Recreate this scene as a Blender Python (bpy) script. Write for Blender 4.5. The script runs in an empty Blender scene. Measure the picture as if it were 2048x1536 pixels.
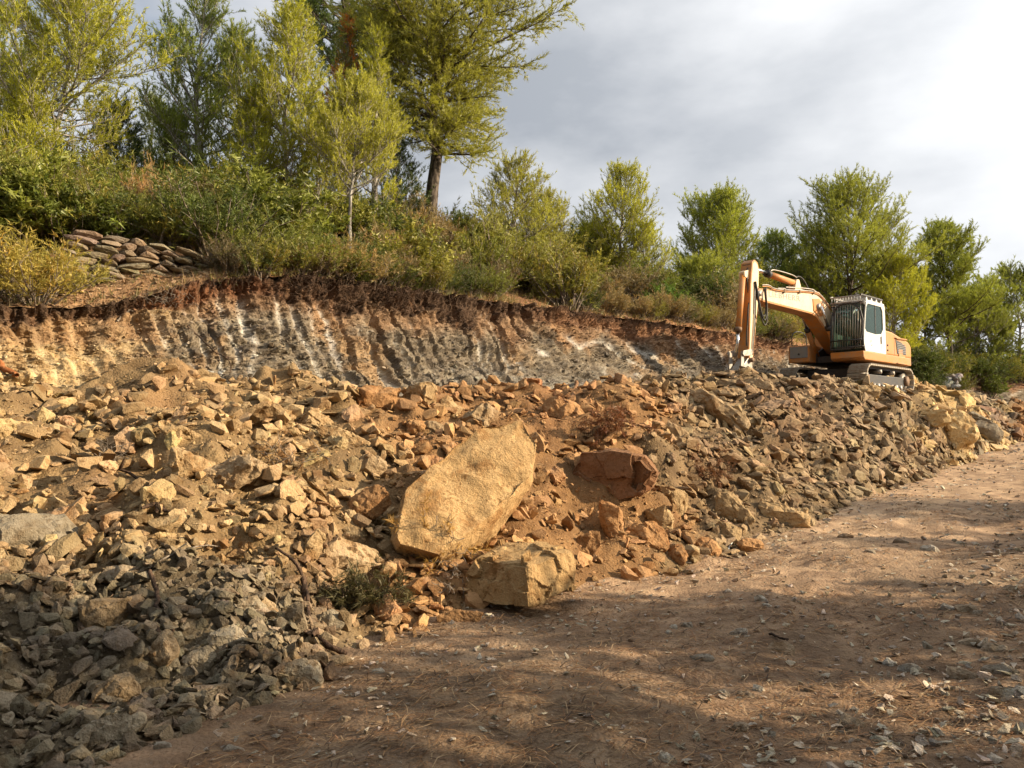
import bpy, bmesh, math, random
import numpy as np
from mathutils import Vector, Matrix, Euler
from mathutils.bvhtree import BVHTree

# ------------------------------------------------------------------ camera, sky, sun, exposure
SC = bpy.context.scene
COL = SC.collection
FPX = 1530.0                       # focal length in pixels of a 2048 px wide picture
PITCH = math.radians(3.07)
CAM = Vector((0.0, 0.0, 1.6))
cam_data = bpy.data.cameras.new('camera')
cam_data.sensor_width = 36.0
cam_data.lens = 36.0 * FPX / 2048.0
cam_data.clip_start = 0.05
cam_data.clip_end = 3000.0
cam_ob = bpy.data.objects.new('camera', cam_data)
COL.objects.link(cam_ob)
cam_ob.location = CAM
cam_ob.rotation_euler = (math.radians(90) + PITCH, 0, 0)
SC.camera = cam_ob

SUN_AZ = math.radians(-5.0)         # measured from +X (right of the picture) towards +Y
SUN_EL = math.radians(23.5)
SUN_DIR = Vector((math.cos(SUN_AZ) * math.cos(SUN_EL), math.sin(SUN_AZ) * math.cos(SUN_EL), math.sin(SUN_EL)))
sun_data = bpy.data.lights.new('sun', 'SUN')
sun_data.energy = 5.0
sun_data.angle = math.radians(0.55)
sun_data.color = (1.0, 0.82, 0.57)
sun_ob = bpy.data.objects.new('sun', sun_data)
COL.objects.link(sun_ob)
sun_ob.rotation_euler = SUN_DIR.to_track_quat('Z', 'Y').to_euler()

def build_world():
    w = bpy.data.worlds.new('World')
    SC.world = w
    w.use_nodes = True
    nt = w.node_tree
    nt.nodes.clear()
    N = nt.nodes.new
    L = nt.links.new
    out = N('ShaderNodeOutputWorld')
    bg = N('ShaderNodeBackground')
    bg.inputs['Strength'].default_value = 0.073
    L(bg.outputs[0], out.inputs[0])
    sky = N('ShaderNodeTexSky')
    sky.sky_type = 'NISHITA'
    sky.sun_disc = False
    sky.sun_elevation = SUN_EL
    sky.sun_rotation = math.radians(90) - SUN_AZ
    sky.air_density = 1.0
    sky.dust_density = 0.6
    sky.ozone_density = 1.0
    tc = N('ShaderNodeTexCoord')
    mp = N('ShaderNodeMapping')
    mp.inputs['Scale'].default_value = (1.0, 1.0, 2.2)
    mp.inputs['Location'].default_value = (0.35, 0.1, 0.0)
    L(tc.outputs['Generated'], mp.inputs[0])
    n1 = N('ShaderNodeTexNoise')
    n1.inputs['Scale'].default_value = 1.9
    n1.inputs['Detail'].default_value = 5.0
    n1.inputs['Roughness'].default_value = 0.48
    n1.inputs['Distortion'].default_value = 0.25
    L(mp.outputs[0], n1.inputs['Vector'])
    n2 = N('ShaderNodeTexNoise')
    n2.inputs['Scale'].default_value = 3.4
    n2.inputs['Detail'].default_value = 6.0
    n2.inputs['Roughness'].default_value = 0.5
    L(mp.outputs[0], n2.inputs['Vector'])
    # brightness of the cloud rises towards the sun behind it
    dot = N('ShaderNodeVectorMath')
    dot.operation = 'DOT_PRODUCT'
    dot.inputs[1].default_value = SUN_DIR
    L(tc.outputs['Generated'], dot.inputs[0])
    glow = N('ShaderNodeMapRange')
    glow.interpolation_type = 'SMOOTHSTEP'
    glow.inputs['From Min'].default_value = -0.05
    glow.inputs['From Max'].default_value = 0.80
    L(dot.outputs['Value'], glow.inputs['Value'])
    # cloud cover: a bank of cloud around the sun, broken up away from it
    add = N('ShaderNodeMath')
    add.operation = 'MULTIPLY_ADD'
    add.inputs[1].default_value = 0.55
    L(dot.outputs['Value'], add.inputs[0])
    L(n1.outputs['Fac'], add.inputs[2])
    cov = N('ShaderNodeMapRange')
    cov.interpolation_type = 'SMOOTHSTEP'
    cov.inputs['From Min'].default_value = 0.14
    cov.inputs['From Max'].default_value = 0.46
    L(add.outputs[0], cov.inputs['Value'])
    # cloud colour
    ramp = N('ShaderNodeValToRGB')
    ramp.color_ramp.elements[0].position = 0.36
    ramp.color_ramp.elements[0].color = (3.1, 3.35, 3.75, 1)
    ramp.color_ramp.elements[1].position = 0.64
    ramp.color_ramp.elements[1].color = (5.6, 5.75, 6.0, 1)
    L(n2.outputs['Fac'], ramp.inputs[0])
    gl = N('ShaderNodeMixRGB')
    gl.blend_type = 'ADD'
    gl.inputs['Color2'].default_value = (4.6, 4.5, 4.3, 1)
    g2 = N('ShaderNodeMath')
    g2.operation = 'POWER'
    g2.inputs[1].default_value = 1.5
    L(glow.outputs[0], g2.inputs[0])
    L(g2.outputs[0], gl.inputs['Fac'])
    L(ramp.outputs[0], gl.inputs['Color1'])
    mix = N('ShaderNodeMixRGB')
    L(cov.outputs[0], mix.inputs['Fac'])
    L(sky.outputs[0], mix.inputs['Color1'])
    L(gl.outputs[0], mix.inputs['Color2'])
    L(mix.outputs[0], bg.inputs['Color'])
build_world()

SC.view_settings.view_transform = 'Standard'
SC.view_settings.look = 'None'
SC.view_settings.exposure = 0.95
SC.view_settings.gamma = 1.0
SC.view_settings.use_curve_mapping = False
SC.cycles.max_bounces = 4
SC.cycles.adaptive_threshold = 0.02
SC.cycles.diffuse_bounces = 2
SC.cycles.transparent_max_bounces = 8

# ------------------------------------------------------------------ small helpers
RNG = np.random.default_rng(7)
random.seed(7)

def at(px, py, Y):
    """point of the place seen at a pixel of the photograph, Y metres in front of the camera"""
    a = (px - 1024.0) / FPX
    b = (768.0 - py) / FPX
    d = Vector((a, math.cos(PITCH) - b * math.sin(PITCH), math.sin(PITCH) + b * math.cos(PITCH)))
    return CAM + d * (Y / d.y)

def ray(px, py):
    a = (px - 1024.0) / FPX
    b = (768.0 - py) / FPX
    return Vector((a, math.cos(PITCH) - b * math.sin(PITCH), math.sin(PITCH) + b * math.cos(PITCH))).normalized()

def hash3(ix, iy, iz, seed):
    h = (ix.astype(np.uint32) * np.uint32(374761393) + iy.astype(np.uint32) * np.uint32(668265263)
         + iz.astype(np.uint32) * np.uint32(2147483647 & 1274126177) + np.uint32((seed * 974711) & 0xffffffff))
    h = (h ^ (h >> np.uint32(13))) * np.uint32(1274126177)
    h = h ^ (h >> np.uint32(16))
    return (h & np.uint32(0xffff)).astype(np.float64) / 32767.5 - 1.0

def vnoise(p, seed=0):
    p = np.asarray(p, dtype=np.float64)
    i = np.floor(p).astype(np.int64)
    f = p - i
    u = f * f * f * (f * (f * 6 - 15) + 10)
    r = 0
    for dx in (0, 1):
        wx = u[:, 0] if dx else 1 - u[:, 0]
        for dy in (0, 1):
            wy = u[:, 1] if dy else 1 - u[:, 1]
            for dz in (0, 1):
                wz = u[:, 2] if dz else 1 - u[:, 2]
                r = r + wx * wy * wz * hash3(i[:, 0] + dx, i[:, 1] + dy, i[:, 2] + dz, seed)
    return r

def fbm(p, oct=4, seed=0, gain=0.5, lac=2.03):
    p = np.asarray(p, dtype=np.float64)
    a, s, r = 1.0, 1.0, 0
    for k in range(oct):
        r = r + a * vnoise(p * s + 17.3 * k, seed + k)
        a *= gain
        s *= lac
    return r

def mesh_np(name, V, F, smooth=False, tint=None, attrs=None):
    """mesh from numpy: F is (n,3) or (n,4)"""
    V = np.ascontiguousarray(V, dtype=np.float32)
    F = np.ascontiguousarray(F, dtype=np.int32)
    n, k = F.shape
    me = bpy.data.meshes.new(name)
    me.vertices.add(len(V))
    me.vertices.foreach_set('co', V.ravel())
    me.loops.add(n * k)
    me.loops.foreach_set('vertex_index', F.ravel())
    me.polygons.add(n)
    me.polygons.foreach_set('loop_start', np.arange(0, n * k, k, dtype=np.int32))
    me.polygons.foreach_set('loop_total', np.full(n, k, dtype=np.int32))
    me.polygons.foreach_set('use_smooth', np.full(n, smooth, dtype=bool))
    if tint is not None:
        a = me.color_attributes.new('tint', 'FLOAT_COLOR', 'POINT')
        c = np.ones((len(V), 4), dtype=np.float32)
        c[:, :3] = tint
        a.data.foreach_set('color', c.ravel())
    if attrs:
        for nm, arr in attrs.items():
            a = me.attributes.new(nm, 'FLOAT', 'POINT')
            a.data.foreach_set('value', np.ascontiguousarray(arr, dtype=np.float32))
    me.update()
    me.validate()
    return me

def ob(name, me, mat=None, parent=None, loc=None, rot=None, color=None):
    o = bpy.data.objects.new(name, me)
    COL.objects.link(o)
    if mat is not None and me is not None and not me.materials:
        me.materials.append(mat)
    if parent is not None:
        o.parent = parent
    if loc is not None:
        o.location = loc
    if rot is not None:
        o.rotation_euler = rot
    if color is not None:
        o.color = (*color, 1.0)
    return o

def tag(o, label, cat, group=None):
    o['label'] = label
    o['category'] = cat
    if group:
        o['group'] = group
    return o

def structure(o):
    o['kind'] = 'structure'
    return o

def stuff(o, label=None, cat=None):
    o['kind'] = 'stuff'
    if label:
        o['label'] = label
        o['category'] = cat
    return o

def thing(name, label, cat, loc, rot=(0, 0, 0), group=None):
    o = bpy.data.objects.new(name, None)
    COL.objects.link(o)
    o.empty_display_size = 0.2
    o.location = loc
    o.rotation_euler = rot
    return tag(o, label, cat, group)

# ------------------------------------------------------------------ materials
class NT:
    def __init__(self, name):
        self.m = bpy.data.materials.new(name)
        self.m.use_nodes = True
        self.t = self.m.node_tree
        self.t.nodes.clear()
        self.out = self.n('ShaderNodeOutputMaterial')
    def n(self, kind, **kw):
        x = self.t.nodes.new(kind)
        for k, v in kw.items():
            setattr(x, k, v)
        return x
    def l(self, a, b):
        self.t.links.new(a, b)
    def noise(self, scale, detail=4, rough=0.55, coord=None, dist=0.0):
        x = self.n('ShaderNodeTexNoise')
        x.inputs['Scale'].default_value = scale
        x.inputs['Detail'].default_value = detail
        x.inputs['Roughness'].default_value = rough
        x.inputs['Distortion'].default_value = dist
        if coord is not None:
            self.l(coord, x.inputs['Vector'])
        return x
    def mapr(self, src, a, b, c, d, smooth=False):
        x = self.n('ShaderNodeMapRange')
        if smooth:
            x.interpolation_type = 'SMOOTHSTEP'
        x.inputs['From Min'].default_value = a
        x.inputs['From Max'].default_value = b
        x.inputs['To Min'].default_value = c
        x.inputs['To Max'].default_value = d
        self.l(src, x.inputs['Value'])
        return x.outputs[0]
    def mix(self, fac, c1, c2, blend='MIX'):
        x = self.n('ShaderNodeMixRGB', blend_type=blend)
        for s, v in ((0, fac), (1, c1), (2, c2)):
            if hasattr(v, 'is_output'):
                self.l(v, x.inputs[s])
            elif s == 0:
                x.inputs[0].default_value = v
            else:
                x.inputs[s].default_value = (*v[:3], 1)
        return x.outputs[0]
    def bsdf(self, color, rough=0.9, metal=0.0, spec=0.3, bump=None, bump_strength=0.5, bump_dist=0.02):
        b = self.n('ShaderNodeBsdfPrincipled')
        if hasattr(color, 'is_output'):
            self.l(color, b.inputs['Base Color'])
        else:
            b.inputs['Base Color'].default_value = (*color[:3], 1)
        if hasattr(rough, 'is_output'):
            self.l(rough, b.inputs['Roughness'])
        else:
            b.inputs['Roughness'].default_value = rough
        b.inputs['Metallic'].default_value = metal
        b.inputs['Specular IOR Level'].default_value = spec
        if bump is not None:
            bn = self.n('ShaderNodeBump')
            bn.inputs['Strength'].default_value = bump_strength
            bn.inputs['Distance'].default_value = bump_dist
            self.l(bump, bn.inputs['Height'])
            self.l(bn.outputs[0], b.inputs['Normal'])
        self.l(b.outputs[0], self.out.inputs[0])
        return b

def mat_rock(name, use_attr):
    """weathered stone: the stone's own colour (object colour or 'tint'), patchy stains, grain"""
    t = NT(name)
    if use_attr:
        a = t.n('ShaderNodeAttribute', attribute_name='tint')
        base = a.outputs['Color']
        geo = t.n('ShaderNodeNewGeometry')
        co = geo.outputs['Position']
    else:
        oi = t.n('ShaderNodeObjectInfo')
        base = oi.outputs['Color']
        tc = t.n('ShaderNodeTexCoord')
        ad = t.n('ShaderNodeVectorMath', operation='ADD')
        geo = t.n('ShaderNodeNewGeometry')
        t.l(geo.outputs['Position'], ad.inputs[0])
        co = ad.outputs[0]
    n1 = t.noise(5.0, 5, 0.62, co)
    n2 = t.noise(22.0, 5, 0.65, co)
    n3 = t.noise(75.0, 3, 0.6, co)
    base = t.mix(1.0, base, (0.92, 0.92, 0.92), 'MULTIPLY')
    c = t.mix(t.mapr(n1.outputs['Fac'], 0.35, 0.65, 0.0, 0.75, True), base, t.mix(1.0, base, (1.25, 1.3, 1.4), 'MULTIPLY'))
    n0 = t.noise(2.6, 6, 0.7, co)
    c = t.mix(t.mapr(n0.outputs['Fac'], 0.50, 0.66, 0.0, 0.8, True), c, t.mix(1.0, base, (0.62, 0.48, 0.36), 'MULTIPLY'))
    dm = t.n('ShaderNodeMath', operation='MULTIPLY')
    t.l(t.mapr(n2.outputs['Fac'], 0.48, 0.68, 0.0, 0.9, True), dm.inputs[0])
    t.l(t.mapr(n1.outputs['Fac'], 0.40, 0.60, 0.15, 1.0, True), dm.inputs[1])
    dirt = t.mix(dm.outputs[0], c, t.mix(1.0, base, (0.45, 0.36, 0.28), 'MULTIPLY'))
    v = t.mapr(n3.outputs['Fac'], 0.3, 0.7, 0.84, 1.12)
    hsv = t.n('ShaderNodeHueSaturation')
    t.l(v, hsv.inputs['Value'])
    t.l(dirt, hsv.inputs['Color'])
    ad = t.n('ShaderNodeMath', operation='ADD')
    t.l(n2.outputs['Fac'], ad.inputs[0])
    mu = t.n('ShaderNodeMath', operation='MULTIPLY')
    t.l(n3.outputs['Fac'], mu.inputs[0])
    mu.inputs[1].default_value = 0.5
    t.l(mu.outputs[0], ad.inputs[1])
    t.bsdf(hsv.outputs[0], 0.92, 0, 0.15, ad.outputs[0], 0.9, 0.03)
    return t.m

def mat_earth(name, needle=False):
    t = NT(name)
    a = t.n('ShaderNodeAttribute', attribute_name='tint')
    geo = t.n('ShaderNodeNewGeometry')
    co = geo.outputs['Position']
    n1 = t.noise(3.0, 6, 0.62, co)
    n2 = t.noise(24.0, 6, 0.68, co)
    n3 = t.noise(110.0, 3, 0.6, co)
    base = t.mix(1.0, a.outputs['Color'], (0.9, 0.9, 0.9), 'MULTIPLY')
    c = t.mix(t.mapr(n1.outputs['Fac'], 0.35, 0.66, 0, 1, True), t.mix(1.0, base, (0.72, 0.68, 0.66), 'MULTIPLY'), t.mix(1.0, base, (1.22, 1.2, 1.15), 'MULTIPLY'))
    c = t.mix(t.mapr(n2.outputs['Fac'], 0.52, 0.70, 0, 0.8, True), c, t.mix(1.0, base, (0.48, 0.40, 0.36), 'MULTIPLY'))
    c = t.mix(t.mapr(n3.outputs['Fac'], 0.60, 0.72, 0, 0.55, True), c, (0.36, 0.32, 0.27))
    vor = t.n('ShaderNodeTexVoronoi')
    vor.inputs['Scale'].default_value = 38.0
    t.l(co, vor.inputs['Vector'])
    ad = t.n('ShaderNodeMath', operation='SUBTRACT')
    t.l(n2.outputs['Fac'], ad.inputs[0])
    mu = t.n('ShaderNodeMath', operation='MULTIPLY')
    mu.inputs[1].default_value = 0.4
    t.l(vor.outputs['Distance'], mu.inputs[0])
    t.l(mu.outputs[0], ad.inputs[1])
    t.bsdf(c, 0.95, 0, 0.1, ad.outputs[0], 0.8, 0.03)
    return t.m

def mat_leaf(name, trans=0.42, attr=True):
    t = NT(name)
    oi = t.n('ShaderNodeObjectInfo')
    base = oi.outputs['Color']
    if attr:
        a = t.n('ShaderNodeAttribute', attribute_name='tint')
        base = t.mix(1.0, base, a.outputs['Color'], 'MULTIPLY')
    d = t.n('ShaderNodeBsdfDiffuse')
    tr = t.n('ShaderNodeBsdfTranslucent')
    gl = t.n('ShaderNodeBsdfGlossy')
    gl.inputs['Roughness'].default_value = 0.45
    gl.inputs['Color'].default_value = (0.5, 0.5, 0.45, 1)
    t.l(base, d.inputs[0])
    t.l(t.mix(1.0, base, (1.15, 1.2, 0.7), 'MULTIPLY'), tr.inputs[0])
    m = t.n('ShaderNodeMixShader')
    m.inputs[0].default_value = trans
    t.l(d.outputs[0], m.inputs[1])
    t.l(tr.outputs[0], m.inputs[2])
    m2 = t.n('ShaderNodeMixShader')
    m2.inputs[0].default_value = 0.05
    t.l(m.outputs[0], m2.inputs[1])
    t.l(gl.outputs[0], m2.inputs[2])
    t.l(m2.outputs[0], t.out.inputs[0])
    return t.m

def mat_bark(name, c1, c2, scale=9):
    t = NT(name)
    geo = t.n('ShaderNodeNewGeometry')
    mp = t.n('ShaderNodeMapping')
    mp.inputs['Scale'].default_value = (1, 1, 0.3)
    t.l(geo.outputs['Position'], mp.inputs[0])
    n = t.noise(scale, 5, 0.7, mp.outputs[0])
    c = t.mix(t.mapr(n.outputs['Fac'], 0.4, 0.62, 0, 1, True), c1, c2)
    t.bsdf(c, 0.95, 0, 0.1, n.outputs['Fac'], 1.0, 0.03)
    return t.m

M_ROCK = mat_rock('rock', False)
M_RUBBLE = mat_rock('rubble', True)
M_EARTH = mat_earth('earth')
M_NEEDLE = mat_leaf('pine_needles', 0.42)
M_SHRUB = mat_leaf('shrub_leaves', 0.3)
M_BARK_DARK = mat_bark('bark_dark', (0.05, 0.04, 0.032), (0.16, 0.13, 0.105))
M_BARK_PALE = mat_bark('bark_pale', (0.16, 0.14, 0.12), (0.42, 0.39, 0.35))
M_TWIG = mat_bark('twig', (0.13, 0.10, 0.075), (0.30, 0.25, 0.20), 20)
M_ROOT = mat_bark('root', (0.035, 0.024, 0.018), (0.12, 0.075, 0.05), 14)
M_DRY = mat_leaf('dry_needles', 0.2)
# ------------------------------------------------------------------ terrain
RD = (0.65, 0.76)                   # direction in which the dirt track runs uphill
def road_z(x, y):
    w = RD[0] * x + RD[1] * y
    z = np.clip(w - 8.0, 0, None) * 0.031
    return np.where(z > 2.2, 2.2 + (z - 2.2) * 0.2, z)

STN = [-1400, -700, -300, 0, 200, 300, 400, 600, 800, 1000, 1200, 1400, 1600, 1800, 1950, 2060, 2300, 2700]
#        toe  mid         crest        bench        cbase        ctop         ledge        ter1         ter2         ter3
TAB = [
 (2.2, (1300, 3.6), (980, 5.0), (900, 6.0), (820, 6.8), (600, 8.0), (590, 8.7), (520, 9.3), (380, 16), (300, 40)),
 (2.8, (1250, 4.4), (940, 6.5), (860, 7.6), (790, 8.4), (605, 9.6), (590, 10.6), (525, 11.2), (380, 19), (330, 42)),
 (3.0, (1240, 4.7), (920, 7.0), (850, 8.1), (780, 9.0), (605, 10.0), (590, 11.2), (520, 11.8), (385, 20), (350, 42)),
 (2.85, (1220, 5.0), (890, 7.6), (830, 8.7), (760, 9.5), (612, 10.3), (585, 11.8), (510, 12.3), (390, 20), (370, 42)),
 (3.0, (1190, 5.3), (875, 8.1), (815, 9.2), (750, 10.0), (622, 11.1), (584, 12.2), (500, 12.7), (400, 21), (390, 42)),
 (3.2, (1170, 5.55), (862, 8.45), (805, 9.55), (742, 10.45), (590, 11.85), (584, 12.35), (514, 12.8), (408, 21.5), (395, 43)),
 (3.45, (1150, 5.8), (850, 8.8), (795, 9.9), (735, 10.9), (562, 12.3), (558, 12.55), (530, 12.9), (415, 22), (400, 44)),
 (4.35, (1090, 6.6), (815, 9.6), (790, 10.6), (755, 11.5), (546, 13.2), (543, 13.6), (537, 14.2), (435, 23), (440, 45)),
 (5.9, (1030, 8.0), (792, 10.7), (800, 12.0), (793, 13.2), (580, 15.0), (577, 15.5), (568, 16.2), (452, 24), (470, 46)),
 (6.9, (985, 8.9), (787, 11.4), (803, 13.0), (797, 14.7), (605, 17.4), (602, 18.0), (594, 18.9), (495, 27), (540, 48)),
 (7.6, (965, 9.9), (770, 13.2), (783, 15.5), (780, 17.6), (630, 20.4), (627, 21.0), (620, 22.0), (545, 30), (600, 50)),
 (9.0, (930, 12.2), (770, 16.4), (778, 19.0), (772, 21.2), (657, 24.4), (654, 25.0), (646, 26.0), (590, 34), (630, 52)),
 (11.0, (890, 15.2), (763, 20.0), (762, 25.5), (750, 28.5), (690, 31.4), (687, 32.0), (680, 33.0), (648, 40), (670, 60)),
 (16.4, (868, 19.4), (787, 23.6), (772, 29.0), (765, 33.0), (748, 36.0), (746, 37.0), (738, 38.5), (705, 46), (700, 64)),
 (24.2, (885, 26.0), (840, 28.0), (812, 33.0), (800, 37.0), (768, 39.0), (765, 40.0), (758, 41.5), (725, 50), (715, 66)),
 (34.0, (862, 36.0), (836, 38.0), (830, 41.0), (812, 43.5), (770, 45.0), (766, 46.0), (758, 47.0), (735, 55), (730, 70)),
 (40.0, (850, 44.0), (838, 47.0), (832, 49.0), (810, 52.0), (770, 53.5), (766, 54.0), (758, 55.0), (740, 62), (735, 80)),
 (44.0, (850, 48.0), (840, 51.0), (832, 53.0), (810, 56.0), (775, 57.5), (770, 58.0), (762, 59.0), (745, 68), (740, 86)),
]
NR = 10
ctrl = np.zeros((NR, len(STN), 3))
for i, px in enumerate(STN):
    Y = TAB[i][0]
    X = (px - 1024.0) / FPX * Y
    ctrl[0, i] = (X, Y, float(road_z(X, Y)) - 0.18)
    for k in range(1, NR):
        ctrl[k, i] = at(px, *TAB[i][k])
SN = 760
s_ctrl = np.array(STN, dtype=float)
S_PX = np.linspace(STN[0], STN[-1], SN)

def gsmooth(a, sig):
    r = int(sig * 3) + 1
    k = np.exp(-0.5 * (np.arange(-r, r + 1) / sig) ** 2)
    k /= k.sum()
    pad = np.concatenate([np.repeat(a[:1], r, 0), a, np.repeat(a[-1:], r, 0)], 0)
    return np.stack([np.convolve(pad[:, c], k, 'valid') for c in range(a.shape[1])], 1)

RAIL = np.zeros((NR, SN, 3))
for k in range(NR):
    raw = np.stack([np.interp(S_PX, s_ctrl, ctrl[k, :, c]) for c in range(3)], 1)
    RAIL[k] = gsmooth(raw, 14)

EXC_LOC = Vector((11.1, 25.3, 0.0))
EXC_Z = float(at(1740, 772, 25.3).z) - 0.27

def rail_at(k, px):
    j = np.interp(px, S_PX, np.arange(SN))
    a = int(np.clip(math.floor(j), 0, SN - 2))
    f = j - a
    return RAIL[k, a] * (1 - f) + RAIL[k, a + 1] * f

def grid_faces(ns, nt):
    a = np.arange(ns * nt).reshape(ns, nt)
    return np.stack([a[:-1, :-1].ravel(), a[1:, :-1].ravel(), a[1:, 1:].ravel(), a[:-1, 1:].ravel()], 1)

def smoothstep(a, b, x):
    t = np.clip((x - a) / (b - a), 0, 1)
    return t * t * (3 - 2 * t)

# colours of the stone and earth (linear albedo)
C_TAN = np.array((0.40, 0.272, 0.138))
C_ORANGE = np.array((0.39, 0.215, 0.095))
C_GREY = np.array((0.26, 0.212, 0.145))
C_GREYBR = np.array((0.30, 0.21, 0.118))
C_YELLOW = np.array((0.53, 0.37, 0.175))
C_RED = np.array((0.28, 0.115, 0.055))
C_WHITE = np.array((0.54, 0.52, 0.47))

def zone_color(px, t, z, n):
    """colour of the spoil, some shade mixed in, at station px, t=0 toe .. 1 back; n = noise"""
    px = np.asarray(px, float)
    q = px + 90 * n
    c = np.tile(C_TAN, (len(px), 1))
    def blend(col, w):
        nonlocal c
        c = c * (1 - w[:, None]) + col * w[:, None]
    blend(C_ORANGE, smoothstep(690, 850, q) * (1 - smoothstep(1280, 1420, q)) * 0.8)
    blend(C_GREYBR, smoothstep(1260, 1420, q))
    blend(C_GREY, smoothstep(1480, 1700, q) * 0.3 * (0.5 + 0.5 * np.clip(n + 0.3, 0, 1)))
    blend(C_YELLOW, smoothstep(1790, 1840, q + 220 * (t - 0.4)) * (1 - smoothstep(1960, 1990, q)))
    blend(C_GREY, smoothstep(1955, 1985, q) * (1 - smoothstep(2010, 2030, q)))
    blend(C_ORANGE * 0.85, smoothstep(2010, 2040, q))
    blend(C_GREY * 0.78, 0.9 * (1 - smoothstep(0.20, 0.44, t + 0.14 * n)) * (1 - smoothstep(500, 800, q)))  # grey stone of the left foot, darkened further to match its shade
    blend(C_RED * 1.2, np.clip(fbm_c(px, t) - 0.3, 0, 1) * 0.3 * smoothstep(100, 300, q))
    return c

def fbm_c(px, t):
    return fbm(np.stack([px / 160.0, t * 4.0, np.zeros_like(px)], 1), 3, 91)

# ---- rubble slope (spoil heap): toe .. cliff base
def build_rubble_base():
    TN = 132
    # arc position of the rails in t
    tk = np.array([0, 0.30, 0.62, 0.80, 1.0])
    tt = np.linspace(0, 1, TN)
    P = np.zeros((SN, TN, 3))
    for c in range(3):
        for i in range(SN):
            P[i, :, c] = np.interp(tt, tk, RAIL[0:5, i, c])
    z = P[:, :, 2]
    z = gsmooth(z.T, 4).T
    P[:, :, 2] = z
    V = P.reshape(-1, 3)
    s = np.repeat(S_PX, TN)
    t = np.tile(tt, SN)
    dist = np.linalg.norm(V[:, :2], axis=1)
    fade = smoothstep(0.0, 0.22, t) * 0.92 + 0.08
    n = (fbm(V * 0.85, 2, 3) * 0.27 - np.abs(fbm(V * 1.15, 2, 4)) * 0.20 + 0.06 + fbm(V * 2.1, 3, 11) * 0.13 + vnoise(V * 6.0, 21) * 0.012)
    V[:, 2] += n * fade
    # firm pad under the machine
    d = np.hypot(V[:, 0] - EXC_LOC.x, V[:, 1] - EXC_LOC.y)
    w = 1 - smoothstep(2.4, 3.6, d)
    V[:, 2] = V[:, 2] * (1 - w) + (EXC_Z - 0.02) * w
    col = zone_color(s, t, V[:, 2], fbm(V * 0.9, 3, 5)) * 0.8 * (1 + 0.15 * fbm(V * 3.0, 3, 6))[:, None]
    return V, grid_faces(SN, TN), np.clip(col, 0.02, 0.9), s, t

RUB_V, RUB_F, RUB_C, RUB_S, RUB_T = build_rubble_base()
o = structure(ob('rubble_slope', mesh_np('rubble_slope', RUB_V, RUB_F, True, RUB_C * 0.80), M_EARTH))  # base darkened so gaps between the stones look shaded

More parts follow.
